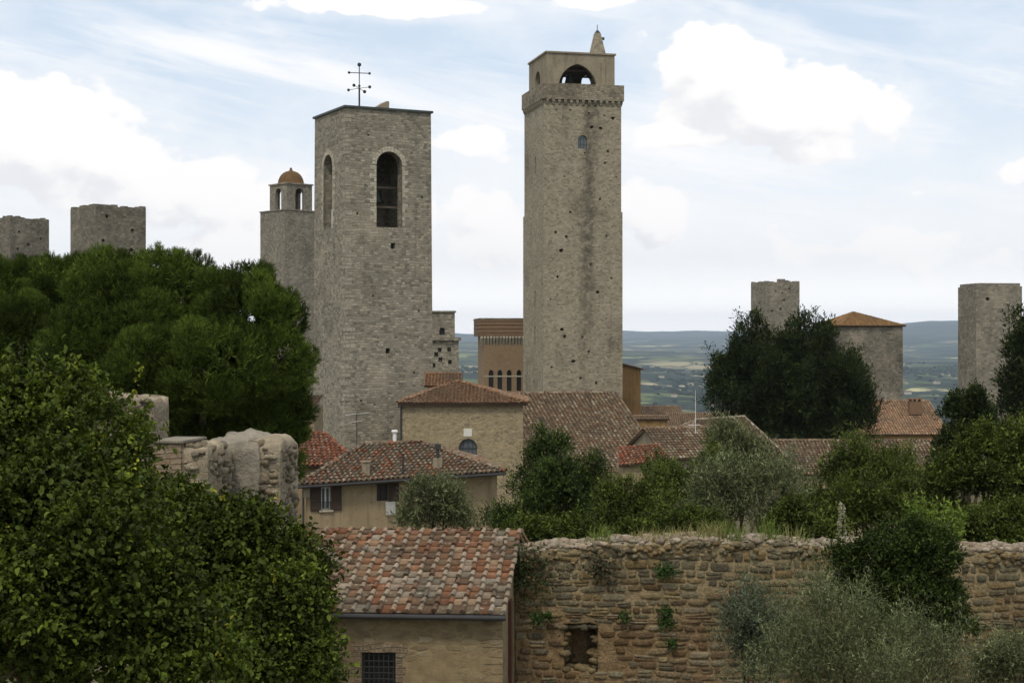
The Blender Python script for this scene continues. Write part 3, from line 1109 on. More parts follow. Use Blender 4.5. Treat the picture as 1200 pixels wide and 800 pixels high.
add_box(bm, bx0 + (bx1 - bx0) * .80, bx0 + (bx1 - bx0) * .86, by0 - .12, by0 + .002, BZ0, BZ1 - .9)
from_bm('pilaster', bm, M['stucco_grey'], tg)
bm = bm_new()
add_box(bm, bx0 + .4, bx1 - .4, 1.9, 2.15, BZ0 + 2.35, BZ0 + 2.6)
add_box(bm, bx0 + .4, bx1 - .4, 4.3, 4.5, BZ0 + 2.1, BZ0 + 2.3)
from_bm('beam', bm, M['beam'], tg)
bm = bm_new(); add_lathe(bm, [(a * 1.9, b_ * 1.9) for a, b_ in bell_prof], 18, (amx - .1, 3.2, BZ0 + .75))
from_bm('bell', bm, M['bronze'], tg, smooth=True)
# pointed spire
sx0 = XP(705.5, 184) - tg.location.x
spc = Vector((7.15, 2.6))
bm = bm_new()
sb, st_ = BZ1 + .206, ZP(33, 182) - TG_BASE
add_poly_prism(bm, [(spc.x - .85, spc.y - .85), (spc.x + .85, spc.y - .85), (spc.x + .85, spc.y + .85), (spc.x - .85, spc.y + .85)], sb, st_,
               [(spc.x - .32, spc.y - .32), (spc.x + .32, spc.y - .32), (spc.x + .32, spc.y + .32), (spc.x - .32, spc.y + .32)])
spire = from_bm('spire', bm, M['grossa_stone'], tg)
bm = bm_new()
add_poly_prism(bm, [(spc.x - .3, spc.y - .3), (spc.x + .3, spc.y - .3), (spc.x + .3, spc.y + .3), (spc.x - .3, spc.y + .3)], st_ + .002, st_ + .35,
               [(spc.x - .1, spc.y - .1), (spc.x + .1, spc.y - .1), (spc.x + .1, spc.y + .1), (spc.x - .1, spc.y + .1)])
add_tube(bm, [(spc.x, spc.y, st_ + .3), (spc.x, spc.y, st_ + 1.0)], .04, 6)
add_box(bm, spc.x + .35, spc.x + .85, spc.y - .1, spc.y + .1, st_ - .75, st_ - .45)
from_bm('finial', bm, M['iron'], spire)

# --- domed tower behind the bell tower
DB = -22.0
dt, dw, dd = tower_root('domed_tower', 'slim grey tower with open lantern and orange dome left of the bell tower', 334, 377, 305, 235, DB)
DT = ZP(246, 235) - DB
bm = bm_new(); add_poly_prism(bm, [(0, 0), (dw, 0), (dw, dd), (0, dd)], 0, DT)
from_bm('shaft', bm, M['far_stone'], dt)
bm = bm_new()
add_box(bm, -.12, dw + .12, -.12, dd + .12, DT + .003, DT + .14)
from_bm('ledge', bm, M['far_stone'], dt)
lz1 = ZP(215, 236) - DB
m_ = dw * .155
ox = 0.0
bm = bm_new(); add_box(bm, m_ - ox, dw - m_ - ox, m_ - ox, dd - m_ - ox, DT + .142, lz1)
lan = from_bm('lantern', bm, M['far_stone'], dt)
c1, c2, c3 = bm_new(), bm_new(), bm_new()
add_box(c1, m_ - ox + .5, dw - m_ - ox - .5, m_ - ox + .5, dd - m_ - ox - .5, DT + .3, lz1 - .35)
add_prism(c2, arch_pts(dw * .5 - ox, 1.55, DT + .3, DT + 2.75), -2, dd + 2)
add_prism(c3, arch_pts(dd * .5 - ox, 1.55, DT + .3, DT + 2.75), -2, dw + 2, 'x')
carve(lan, c1, c2, c3)
bm = bm_new(); add_box(bm, m_ - ox - .16, dw - m_ - ox + .16, m_ - ox - .16, dd - m_ - ox + .16, lz1 + .003, lz1 + .2)
from_bm('cornice', bm, M['far_stone'], dt)
bm = bm_new()
R_ = (dw - 2 * m_) * .5 * .86
prof = [(R_ * 1.06, 0), (R_ * 1.06, .12)] + [(R_ * math.cos(a) ** .85, .12 + R_ * .98 * math.sin(a) ** 1.1) for a in np.linspace(0, 1.40, 9)] + [(.2, R_ * 1.1), (.2, R_ * 1.22), (.03, R_ * 1.32)]
add_lathe(bm, prof, 24, (dw * .5 - ox, dd * .5 - ox, lz1 + .203))
from_bm('dome', bm, M['dome'], dt, smooth=True)
bm = bm_new(); add_lathe(bm, [(a * 1.0, b_ * 1.2) for a, b_ in bell_prof], 14, (dw * .5 - ox, dd * .5 - ox, DT + 1.9))
from_bm('bell', bm, M['bronze'], dt, smooth=True)
bm = bm_new(); add_box(bm, m_ - ox + .4, dw - m_ - ox - .4, dd * .5 - ox - .08, dd * .5 - ox + .08, DT + 3.05, DT + 3.2)
from_bm('beam', bm, M['beam'], dt)


def stub_tower(label, pn, pr, pl, Y, ptop, base, mat, seed, ratio=1.0, chamfer=0.0, amp=.25, holes=10, cap=None):
    root, w, d = tower_root('stone_tower', label, pn, pr, pl, Y, base, ratio)
    H = ZP(ptop, Y) - base
    bm = bm_new()
    if chamfer:
        c = chamfer
        ring = [(c, 0), (w - c, 0), (w, c), (w, d - c), (w - c, d), (c, d), (0, d - c), (0, c)]
    else:
        ring = [(0, 0), (w, 0), (w, d), (0, d)]
    add_poly_prism(bm, ring, 0, H)
    o = from_bm('shaft', bm, mat, root)
    r = random.Random(seed)
    cb = bm_new()
    used = []
    for i in range(holes):
        for _ in range(30):
            s = r.uniform(.25, .45); u = r.uniform(.8, w - 1.2); zz = H - r.uniform(1.0, min(H - 2, 13))
            if all(abs(u - a) > .8 or abs(zz - b_) > .8 for a, b_ in used):
                used.append((u, zz))
                rough_hole(cb, u, zz, s, .5)
                break
    carve(o, cb)
    bm = bm_new()
    ragged_top(bm, w, d, H, amp, seed) if not chamfer else add_poly_prism(bm, [(x * .94 + w * .03, y * .94 + d * .03) for x, y in ring], H + .002, H + amp)
    from_bm('broken_top', bm, mat, root)
    return root, w, d, H


stub_tower('broad lichen-dark stone tower top rising behind the umbrella pine', 112, 171, 82.5, 165, 241, -15, M['dark_stone'], 5)
stub_tower('small stone tower top cut by the left picture edge', 12, 57.5, -24, 200, 254.5, -18, M['dark_stone'], 8)
rt, w_, d_, H_ = stub_tower('slender stone tower rising behind the dark cypresses', 897, 937, 880, 255, 330.5, -24, M['far_stone'], 11, ratio=.9, holes=16)
bm = bm_new(); add_box(bm, w_ * .42, w_ * .42 + 1.1, .3, 1.1, H_ + .002, H_ + .55); add_box(bm, w_ * .55, w_ * .55 + 1.0, .35, 1.2, H_ + .002, H_ + .35)
from_bm('chimney_stub', bm, M['far_stone'], rt)
stub_tower('broad pale tower with dark water stains beside the cypress at the right edge', 1145, 1199, 1121.5, 160, 335, -18, M['far_stone'], 17, chamfer=.25, amp=.3, holes=5)

# --- block with orange pyramid roof
rb, rw, rd = tower_root('roofed_tower', 'squat stone tower under a low orange tile roof behind the cypresses', 985, 1058, 955, 195, -22)
RH = ZP(381.5, 195) + 22
bm = bm_new(); add_poly_prism(bm, [(0, 0), (rw, 0), (rw, rd), (0, rd)], 0, RH)
from_bm('wall', bm, M['dark_stone'], rb)
bm = bm_new(); add_poly_prism(bm, [(-.06, -.06), (rw + .06, -.06), (rw + .06, rd + .06), (-.06, rd + .06)], 0, RH - 8.2)
from_bm('wall_base', bm, M['far_stone'], rb)
o_ = .3
apx = (rw * .42, rd * .5, RH + 1.75)
hip_roof(rb, (-o_, -o_, RH), (rw + o_, -o_, RH), (rw + o_, rd + o_, RH), (-o_, rd + o_, RH), apx, apx, [(.25, .145, .065), (.28, .17, .08), (.22, .13, .06)], M['tile_far'], sp=.34, ex=.5, seg=3)

# --- small stepped tower right of the bell tower
sm = thing('stepped_tower', 'small stepped stone turret showing beside the bell tower', 'tower', (XP(489, 150), 150, -16), GR(4))
zt, zl = ZP(366, 150) + 16, ZP(399, 150) + 16
bm = bm_new(); add_box(bm, 0, XP(533, 150) - XP(489, 150), 0, 4.5, zl + .3, zt)
up = from_bm('upper_wall', bm, M['bell_stone'], sm)
cb = bm_new(); wxx = XP(518, 150) - XP(489, 150)
add_prism(cb, arch_pts(wxx, .5, zl + .55, zl + 1.0, n=6), -1, .6)
carve(up, cb)
bm = bm_new(); add_prism(bm, arch_pts(wxx, .48, zl + .553, zl + 1.0, n=6), .3, .36)
from_bm('window', bm, M['dark'], sm)
bm = bm_new(); add_box(bm, -.2, XP(533, 150) - XP(489, 150) + .12, -.12, 4.6, zt + .002, zt + .16)
from_bm('coping', bm, M['far_stone'], sm)
bm = bm_new(); add_box(bm, -.1, XP(537.5, 150) - XP(489, 150), -.35, 5.0, 0, zl)
lw = from_bm('lower_wall', bm, M['bell_stone'], sm)
cb = bm_new()
for (px, py) in ((515, 410), (526, 409), (516, 421), (511, 415), (527, 424), (508, 428)):
    u = XP(px, 150) - XP(489, 150); zz = ZP(py, 150) + 16
    add_box(cb, u - .18, u + .18, -1, .1, zz - .2, zz + .2)
carve(lw, cb)
bm = bm_new(); add_box(bm, -.15, XP(540, 150) - XP(489, 150), -.62, 5.05, zl + .003, zl + .3)
from_bm('ledge', bm, M['far_stone'], sm)

# --- orange brick palace with a fortified top
pa = thing('brick_palace', 'orange brick palace with corbelled red parapet left of the tall tower', 'palace', (XP(567, 200), 200, -20), GR(6))
pz = lambda py: ZP(py, 200) + 20
W_ = 9.5
bm = bm_new(); add_box(bm, 0, W_, 0, 9, 0, pz(394) - .003)
wall = from_bm('wall', bm, M['brick'], pa)
cb = bm_new()
pw_ = [XP(px, 200.5) - XP(567, 200) for px in (575.7, 586, 597, 608.5)]
for x in pw_:
    add_prism(cb, arch_pts(x, .62, pz(458), pz(437), True, 6, .42), -1, .7)
carve(wall, cb)
for x in pw_:
    bm = bm_new(); add_prism(bm, arch_pts(x, .6, pz(458) + .003, pz(437), True, 6, .42), .38, .44)
    from_bm('window', bm, M['dark'], pa)
bm = bm_new(); add_box(bm, -.02, W_, -.06, -.002, pz(441.5), pz(440))
from_bm('string_course', bm, M['pale_stone'], pa)
bm = bm_new()
add_box(bm, -.5, W_ + .5, -.5, 9.5, pz(394), pz(374))
from_bm('parapet', bm, M['dark_brick'], pa)
bm = bm_new()
for py in (389, 384.5, 380, 376):
    add_box(bm, -.56, W_ + .56, -.56, -.502, pz(py), pz(py - 1.3))
    add_box(bm, -.56, -.502, -.5, 9.5, pz(py), pz(py - 1.3))
from_bm('brick_bands', bm, M['brick'], pa)
bm = bm_new()
add_box(bm, -.58, W_ + .58, -.58, 9.6, pz(374) + .003, pz(372.6))
from_bm('coping', bm, M['far_stone'], pa)
bm = bm_new()
n = 26
for i in range(n):
    x = -.45 + (W_ + .9) * i / n
    add_prism(bm, [(0, pz(404)), (-.12, pz(402)), (-.5, pz(396)), (-.5, pz(394) - .003), (0, pz(394) - .003)], x, x + .29, 'x')
from_bm('corbel_table', bm, M['pale_stone'], pa)

# --- brown building right of the tall tower
bb = thing('brown_building', 'tall narrow brown plastered house against the right side of the tall tower', 'house', (XP(722, 195), 195, -20), GR(8))
bm = bm_new()
add_prism(bm, [(0, 0), (3.1, 0), (3.1, ZP(432, 195) + 20), (0, ZP(425, 195) + 20)], 0, 7)
from_bm('wall', bm, M['brownwall'], bb)
acc = Acc(); tile_plane(acc, (3.4, 7.2, ZP(432.5, 195) + 20.02), (3.4, -.3, ZP(432.5, 195) + 20.02), (-.1, -.3, ZP(424.3, 195) + 20.02), (-.1, 7.2, ZP(424.3, 195) + 20.02), .26, .4, TILE_BROWN, 3)
link('roof', acc.mesh('roof'), M['tile_far'], bb)

# --- far roofs beyond the church
def small_house(label, px0, px1, pe, pr, Y, pal, wallmat, slope=.36, depthmul=2.0, base=-22, rz=0.0, gable=False, name='far_house', pbot=None, eave=.25, chim=False, sp=.26):
    Yr = ridgeY(pe, Y, pr, slope)
    x0, x1 = XP(px0, Y), XP(px1, Y)
    root = thing(name, label, 'house', (x0, Y, base), rz)
    w = x1 - x0
    d = (Yr - Y)
    ze, zr = ZP(pe, Y) - base, ZP(pr, Yr) - base
    bm = bm_new()
    ye = eave
    pts = [(ye, 0), (2 * d - ye, 0), (2 * d - ye, ze - .12 + eave * slope), (d, zr - .14), (ye, ze - .12 + eave * slope)]
    add_prism(bm, pts, eave, w - eave, 'x')
    from_bm('wall', bm, wallmat, root)
    fl, fr, br, bl = (0, 0, ze), (w, 0, ze), (w, 2 * d, ze), (0, 2 * d, ze)
    r0, r1 = (0, d, zr), (w, d, zr)
    hip_roof(root, fl, fr, br, bl, r0, r1, pal, M['tile_far'], sp=sp, ex=.36, seg=3, sides='fb')
    return root, w, d, ze, zr


small_house('low house with brown tile roof just right of the brown narrow house', 748, 802, 488, 476, 205, TILE_BROWN, M['brownwall'], rz=GR(4))
small_house('low house with brown roof ending under the fields beyond the church', 782, 848, 500, 484, 188, TILE_BROWN, M['brownwall'], rz=GR(-3))
small_house('flat-topped ochre house end with a tile edge in front of the fields', 742, 785, 491, 487, 178, TILE_BROWN, M['brownwall'], slope=.3)
small_house('gable-ended stone house half hidden at the left of the cypresses', 858, 912, 494, 482, 150, TILE_OLD, M['chapel_stone'], rz=GR(18))

# --- church: one huge roof plane
ch = thing('church', 'long church roof of weathered brown tiles below the tall tower', 'church', P(613, 461, 125), GR(13.4))
L_, dn_, dz_ = 7.7, 15.5, 6.2
acc = Acc()
tile_plane(acc, (-4, -dn_, -dz_), (L_, -dn_, -dz_), (L_, 0, 0), (-4, 0, 0), .31, .42, TILE_OLD, 4, jit=.016, rad=.30)
tile_plane(acc, (L_, dn_, -dz_), (-4, dn_, -dz_), (-4, 0, 0), (L_, 0, 0), .25, .36, TILE_OLD, 3)
ro = link('roof', acc.mesh('roof'), M['tile_far'], ch)
ca = Acc(); cap_line(ca, (-4, 0, .02), (L_, 0, .02), .12, .38, TILE_OLD)
cap_line(ca, (L_ - .02, -dn_, -dz_ + .03), (L_ - .02, 0, .03), .10, .38, TILE_OLD)
link('ridge_tiles', ca.mesh('ridge_tiles'), M['tile_far'], ro)
bm = bm_new()
add_prism(bm, [(-dn_ + .4, -12), (dn_ - .4, -12), (dn_ - .4, -dz_ + .0), (0, -.16), (-dn_ + .4, -dz_ + .0)], -3.7, L_ - .25, 'x')
from_bm('wall', bm, M['chapel_stone'], ch)

# --- chapel with the arched window
cp = thing('stone_chapel', 'square stone building with pyramid tile roof and arched window in front of the church', 'chapel', (XP(469, 98), 98, -14), 0)
CW = XP(613, 98) - XP(469, 98)
CZ = ZP(471.5, 98) + 14
CD = 7.8
bm = bm_new(); add_box(bm, 0, CW, 0, CD, 0, CZ)
wall = from_bm('wall', bm, M['chapel_stone'], cp)
wxc = XP(548.5, 98) - XP(469, 98); wz0, wzs = ZP(540, 98) + 14, ZP(524.5, 98) + 14
cb = bm_new(); add_prism(cb, arch_pts(wxc, 1.12, wz0, wzs, n=12), -1, .45)
carve(wall, cb)
bm = bm_new(); add_prism(bm, arch_pts(wxc, 1.10, wz0 + .003, wzs, n=12), .16, .20)
wo = from_bm('window', bm, M['glass'], cp)
bm = bm_new()
for q in (-.28, 0, .28):
    add_box(bm, wxc + q - .014, wxc + q + .014, .12, .158, wz0, wzs + .42)
for zz in (wz0 + .4, wzs - .02):
    add_box(bm, wxc - .55, wxc + .55, .09, .118, zz, zz + .03)
from_bm('glazing_bars', bm, M['iron'], wo)
arch_ring(cp, wxc, 1.14, wzs, wz0, 0, 'y', M['chapel_stone'], th=.22, out=.03, depth=.1)
bm = bm_new(); add_box(bm, XP(543.3, 98) - XP(469, 98), XP(553, 98) - XP(469, 98), -.035, .1, ZP(511, 98) + 14, ZP(502, 98) + 14)
from_bm('plaque', bm, M['marble'], cp)
bm = bm_new(); add_tube(bm, [(.06, -.08, CZ - .1), (.06, -.08, 4)], .06, 8)
from_bm('drainpipe', bm, M['iron'], cp)
e_ = .32
ap = (XP(537, 101.8) - XP(469, 98), 3.9, ZP(446, 101.8) + 14)
hip_roof(cp, (-.15, -e_, CZ), (CW + e_, -e_, CZ), (CW + e_, CD + e_, CZ), (-.15, CD + e_, CZ), ap, ap, [(.215, .125, .072), (.24, .145, .086), (.185, .105, .064), (.265, .175, .112)],
         M['tile_far'], sp=.24, ex=.36, seg=4)
bm = bm_new(); add_box(bm, -.1, CW + .27, -e_ + .03, -.002, CZ - .2, CZ - .13)
from_bm('eave_board', bm, M['wood'], cp)
# verge stones climbing on the left
# small roof behind the chapel
small_house('little red-brown roof peeping up behind the chapel roof', 497, 540, 452, 437.5, 112, [(.23, .13, .075), (.20, .115, .068)], M['chapel_stone'], slope=.45, base=-14, name='outbuilding')

# --- the house with shutters
hz = -13.0
HA, HB = P(347, 568, 66.5), P(593, 552, 69.5)
h = thing('shuttered_house', 'beige stucco house with brown shutters under a mixed red and grey tile roof', 'house', (HA.x, HA.y, hz), 0)
R0, R1 = P(427, 519.5, 71.3), P(491, 518.5, 72)
loc = lambda v: (v.x - HA.x, v.y - HA.y, v.z - hz)
BL, BR_ = Vector((HA.x + .6, 76.5, HA.z)), Vector((HB.x - 1.3, 77.5, HB.z))
hip_roof(h, loc(HA), loc(HB), loc(BR_), loc(BL), loc(R0), loc(R1), TILE_MIX, M['tile'], sp=.235, ex=.31, seg=5)
# wall under the eaves
bm = bm_new()
ring = [(.35, .55), (HB.x - HA.x - .4, 3.0 + .5), (HB.x - HA.x - 1.9, 10.6), (.9, 9.6)]
wt = HA.z - hz - .03
vs0 = [bm.verts.new((x, y, 0)) for x, y in ring]
tops = [wt + .1, HB.z - hz + .05, HB.z - hz + .05, wt + .1]
vs1 = [bm.verts.new((x, y, t)) for (x, y), t in zip(ring, tops)]
bm.faces.new(vs0[::-1]); bm.faces.new(vs1)
for i in range(4):
    j = (i + 1) % 4
    bm.faces.new((vs0[i], vs0[j], vs1[j], vs1[i]))
wall = from_bm('wall', bm, M['stucco'], h)
fa = math.atan2(2.95, HB.x - HA.x - .75)      # direction of the front wall
fdir = Vector((math.cos(fa), math.sin(fa), 0)); fnor = Vector((math.sin(fa), -math.cos(fa), 0))
f0 = Vector((.35, .55, 0))


def on_front(px, py):
    """photo position to (distance along the front wall, height)"""
    q = (px - 600) / F
    # solve HA + f0 + fdir*s at x/y = q
    ax, ay = HA.x + f0.x, HA.y + f0.y
    s = (q * ay - ax) / (fdir.x - q * fdir.y)
    Yq = ay + fdir.y * s
    return s, ZP(py, Yq) - hz


FM = Matrix.Translation(f0) @ Matrix(((fdir.x, -fnor.x, 0, 0), (fdir.y, -fnor.y, 0, 0), (0, 0, 1, 0), (0, 0, 0, 1)))


def front_part(name, bm, mat, parent):
    """geometry given as (along wall, into wall, height)"""
    bmesh.ops.transform(bm, matrix=FM, verts=bm.verts)
    return from_bm(name, bm, mat, parent)


for (xa, xb, ya, yb, shut) in ((376.5, 387.5, 570.5, 597, True), (441.5, 455, 566.5, 586.5, False)):
    s0, z1 = on_front(xa, ya); s1, z0 = on_front(xb, yb)
    cb = bm_new(); add_box(cb, s0, s1, -1, .35, z0, z1)
    bmesh.ops.transform(cb, matrix=FM, verts=cb.verts)
    carve(wall, cb)
    bm = bm_new(); add_box(bm, s0, s1, .16, .2, z0 + .003, z1 - .003)
    wo = front_part('window', bm, M['glass'] if shut else M['dark'], h)
    bm = bm_new()
    mid = (s0 + s1) / 2
    for a, b_ in ((s0, s0 + .05), (mid - .03, mid + .03), (s1 - .05, s1)):
        add_box(bm, a, b_, .10, .158, z0 + .003, z1 - .003)
    add_box(bm, s0 + .052, s1 - .052, .105, .15, z1 - .06, z1 - .004); add_box(bm, s0 + .052, s1 - .052, .105, .15, z0 + .004, z0 + .06)
    front_part('frame', bm, M['white'] if shut else M['wood'], wo)
    if shut:
        bm = bm_new()
        add_tube(bm, [(s0, -.04, z0 + .34), (s1, -.04, z0 + .34)], .015, 6)
        for q in range(6):
            xx = s0 + (s1 - s0) * (q + .5) / 6
            add_tube(bm, [(xx, -.04, z0 + .03), (xx, -.04, z0 + .34)], .01, 5)
        front_part('railing', bm, M['iron'], wo)
    sides = ((s0 - .47, s0 - .02), (s1 + .02, s1 + .47)) if shut else ((s1 + .0, s1 + .46),)
    for a, b_ in sides:
        bm = bm_new()
        add_box(bm, a, b_, -.06, -.015, z0 - .03, z1 + .02)
        for q in range(11):
            zz = z0 + .06 + q * (z1 - z0 - .1) / 11
            add_prism(bm, [(-.085, zz), (-.061, zz + .05), (-.061, zz)], a + .05, b_ - .05, 'x')
        front_part('shutter', bm, M['wood'], wo)
    if shut:
        bm = bm_new(); add_box(bm, s0 - .1, s1 + .1, -.09, .1, z0 - .08, z0 - .003)
        front_part('sill', bm, M['pale_stone'], wo)
# gutter and pipe
bm = bm_new()
ga, gb = Vector(loc(HA)), Vector(loc(HB))
add_tube(bm, [ga + Vector((0, -.06, -.1)), gb + Vector((0, -.06, -.1))], .06, 8)
from_bm('gutter', bm, M['iron'], h)
s_, zz = on_front(355, 572)
bm = bm_new(); add_tube(bm, [(s_, -.07, wt), (s_, -.07, 2)], .045, 8)
front_part('drainpipe', bm, M['iron'], h)
s_, zz = on_front(358.5, 577)
bm = bm_new(); add_box(bm, s_ - .14, s_ + .14, -.16, -.003, zz - .2, zz + .2, .02)
front_part('meter_box', bm, M['stucco_grey'], h)

# chimneys and flues on that roof


def on_roof(px, py, Y):
    return P(px, py, Y)


p = on_roof(462.5, 519, 71.7)
fl = thing('white_flue', 'thin white flue pipe standing on the ridge of the shuttered house', 'flue', p)
bm = bm_new(); add_tube(bm, [(0, 0, -.15), (0, 0, .45)], .085, 10); add_tube(bm, [(0, 0, .45), (0, 0, .52), (0, 0, .6)], [.11, .15, .12], 10)
from_bm('pipe', bm, M['white'], fl)
p = on_roof(513, 546, 69.4)
fl = thing('cowled_flue', 'grey chimney pipe with a dark cowl on the right of the roof', 'flue', p)
bm = bm_new(); add_box(bm, -.2, .2, -.2, .2, -.5, .35)
from_bm('stack', bm, M['stucco_grey'], fl)
bm = bm_new(); add_tube(bm, [(0, 0, .352), (0, 0, .75)], .07, 10); add_box(bm, -.14, .14, -.1, .1, .75, .98)
from_bm('cowl', bm, M['iron'], fl)
p = on_roof(472.5, 552, 68.4)
fl = thing('black_flue', 'thin black pipe sticking up from the middle of the tile roof', 'flue', p)
bm = bm_new(); add_tube(bm, [(0, 0, -.3), (0, 0, .72)], .05, 8); add_tube(bm, [(0, 0, .722), (0, 0, .78)], .07, 8)
from_bm('pipe', bm, M['iron'], fl)
p = on_roof(429, 550, 68.2)
fl = thing('small_chimney', 'small plastered chimney low on the left of the tile roof', 'chimney', p)
bm = bm_new(); add_box(bm, -.16, .16, -.16, .16, -.5, .32); add_box(bm, -.2, .2, -.2, .2, .322, .38)
from_bm('stack', bm, M['stucco_grey'], fl)
p = on_roof(537, 546, 70.2)
fl = thing('roof_vent', 'low curved dark vent on the right end of the tile roof', 'vent', p)
bm = bm_new(); add_tube(bm, [(-.2, 0, -.25), (-.2, 0, .15), (-.05, 0, .27), (.18, 0, .2)], .075, 8)
from_bm('pipe', bm, M['iron'], fl)
# towel on the wall
s_, zz = on_front(457, 595)
cl = thing('hanging_cloth', 'small white cloth hung on the wall below the dark window', 'cloth', (HA.x, HA.y, hz))
bm = bm_new()
cols = []
for i in range(7):
    cols.append([bm.verts.new((s_ - .22 + .44 * i / 6, -.07 + .02 * math.sin(i * 2.1) - .012 * j, zz + .28 - .56 * j / 5)) for j in range(6)])
for a, b_ in zip(cols, cols[1:]):
    for j in range(5):
        bm.faces.new((a[j], b_[j], b_[j + 1], a[j + 1]))
bmesh.ops.solidify(bm, geom=bm.faces[:], thickness=.012)
front_part('fabric', bm, M['white'], cl)

# red roof behind on the left
rh = thing('red_roofed_house', 'low house with bright red tiles behind the shuttered house', 'house', (XP(330, 73), 73, -13), GR(12))
RZ = ZP(546, 73) + 13
w2 = 3.7
hip_roof(rh, (-2, 0, RZ), (w2, 0, RZ), (w2, 7, RZ), (-2, 7, RZ), (.6, 3.4, RZ + 1.3), (w2 - 1.4, 3.4, RZ + 1.3), TILE_RED, M['tile'], sp=.235, ex=.31, seg=4)
bm = bm_new(); add_box(bm, -1.7, w2 - .3, .3, 6.7, 0, RZ - .06)
from_bm('wall', bm, M['stucco'], rh)
# stone wall end left of the bell tower
sw_ = thing('stone_house_end', 'strip of rough stone house wall left of the bell tower foot', 'house', (XP(335, 105), 105, -14), 0)
bm = bm_new(); add_box(bm, 0, XP(368, 105) - XP(335, 105), 0, 5, 0, ZP(478, 105) + 14)
from_bm('wall', bm, M['chapel_stone'], sw_)
acc = Acc(); w9 = XP(368, 105) - XP(335, 105)
tile_plane(acc, (-.2, -.3, ZP(479, 105) + 14), (w9 - .05, -.3, ZP(479, 105) + 14), (w9 - .05, 5, ZP(466, 105) + 14), (-.2, 5, ZP(466, 105) + 14), .24, .36, TILE_OLD, 3)
link('roof', acc.mesh('roof'), M['tile_far'], sw_)

# TV aerial and whip aerial
an = thing('tv_aerial', 'grey television aerial with comb of rods in front of the bell tower foot', 'aerial', P(418, 516, 76))
bm = bm_new(); add_tube(bm, [(0, 0, -.6), (0, 0, 1.35)], .022, 6)
from_bm('mast', bm, M['iron'], an)
bm = bm_new()
add_tube(bm, [(-.55, -.1, 1.22), (.6, .1, 1.34)], .014, 6)
for q in range(9):
    x = -.5 + q * .13
    add_tube(bm, [(x - .03, -.25, 1.24 + q * .012), (x + .06, .25, 1.24 + q * .012)], .008, 5)
add_tube(bm, [(-.4, .1, .85), (.25, -.1, .95)], .012, 6)
for q in range(6):
    x = -.36 + q * .11
    add_tube(bm, [(x - .02, -.2, .86 + q * .016), (x + .04, .2, .86 + q * .016)], .008, 5)
from_bm('rods', bm, M['marble'], an)
wa = thing('whip_aerial', 'thin pale aerial pole on the low roof in front of the fields', 'aerial', P(815, 500, 96))
bm = bm_new(); add_tube(bm, [(0, 0, -.4), (0, 0, 1.2), (0, 0, 2.25)], [.03, .022, .012], 6)
add_box(bm, -.45, .3, -.02, .02, .1, .14)
from_bm('mast', bm, M['marble'], wa)

# --- gabled house to the right of the church roof, its red lean-to
gx0 = XP(783, 94)
gh = thing('gabled_house', 'low house with pale gable end and mottled tiles in front of the church roof', 'house', (gx0, 94, -14), GR(17))
gz = ZP(537, 94) + 14
gd, gr = 7.0, 1.62
bm = bm_new()
add_prism(bm, [(.1, 0), (gd - .1, 0), (gd - .1, gz - .04), (gd * .5, gz + gr - .15), (.1, gz - .04)], 0, 5.2, 'x')
from_bm('wall', bm, M['stucco_grey'], gh)
hip_roof(gh, (-.15, -.2, gz), (5.4, -.2, gz), (5.4, gd + .2, gz), (-.15, gd + .2, gz), (-.15, gd / 2, gz + gr), (5.4, gd / 2, gz + gr), TILE_OLD, M['tile_far'], sp=.24, ex=.34, seg=4, sides='fb')
lt = thing('lean_to', 'small lean-to roof of bright red tiles below the pale gable', 'outbuilding', P(727, 545, 88), GR(6))
bm = bm_new(); add_box(bm, .15, 2.5, .15, 2.3, -6, -.1)
from_bm('wall', bm, M['stucco'], lt)
acc = Acc(); tile_plane(acc, (-.1, -.1, 0), (2.7, -.1, .25), (2.7, 2.4, 1.05), (.3, 2.4, .85), .24, .33, TILE_RED, 4)
link('roof', acc.mesh('roof'), M['tile_far'], lt)
rs = thing('sloping_roof_house', 'house roof with a descending pale hip just left of the long low roof', 'house', (XP(800, 106), 106, -15), 0)
ly = lambda px, py, Y: tuple(P(px, py, Y) - rs.location)
rl0, rl1 = ly(815, 492, 114.5), ly(872, 488, 115.5)
f0_, f1_ = ly(790, 536, 106), ly(924, 536, 106)
hip_roof(rs, f0_, f1_, (f1_[0] + .5, 19, f1_[2]), (f0_[0], 19, f0_[2]), rl0, rl1, TILE_OLD, M['tile_far'], sp=.25, ex=.36, seg=4, cap_pal=[(.38, .32, .25), (.33, .27, .2)])
bm = bm_new(); add_box(bm, f0_[0] + .4, f1_[0] - .4, .4, 18.6, 0, f0_[2] - .12)
from_bm('wall', bm, M['stucco_grey'], rs)

# --- long low roofs on the right
a_, w_, d_, ze_, zr_ = small_house('long low house roof with bumpy ridge tiles right of the cypress foot', 905, 1125, 556, 516, 108, TILE_OLD, M['chapel_stone'], slope=.42, base=-15, name='long_house', rz=GR(2))
b2, w_, d_, ze_, zr_ = small_house('long orange-brown tile roof with a chimney in front of the roofed tower', 1005, 1113, 509, 469.5, 150, [(.34, .21, .125), (.38, .24, .145), (.30, .18, .11), (.41, .28, .18), (.27, .19, .13)],
                                   M['brownwall'], slope=.42, base=-18, name='long_house', rz=GR(1))
ck = thing('brick_chimney', 'squat brick chimney near the ridge of the orange-brown roof', 'chimney', P(1072, 478, 154.2))
bm = bm_new(); add_box(bm, -.6, .6, -.4, .4, -.6, .65)
sk = from_bm('stack', bm, M['dark_brick'], ck)
bm = bm_new(); add_box(bm, -.7, .7, -.5, .5, .85, .97)
for x in (-.5, -.05, .4):
    add_box(bm, x, x + .12, -.35, .35, .652, .848)
from_bm('cap', bm, M['dark_brick'], ck)

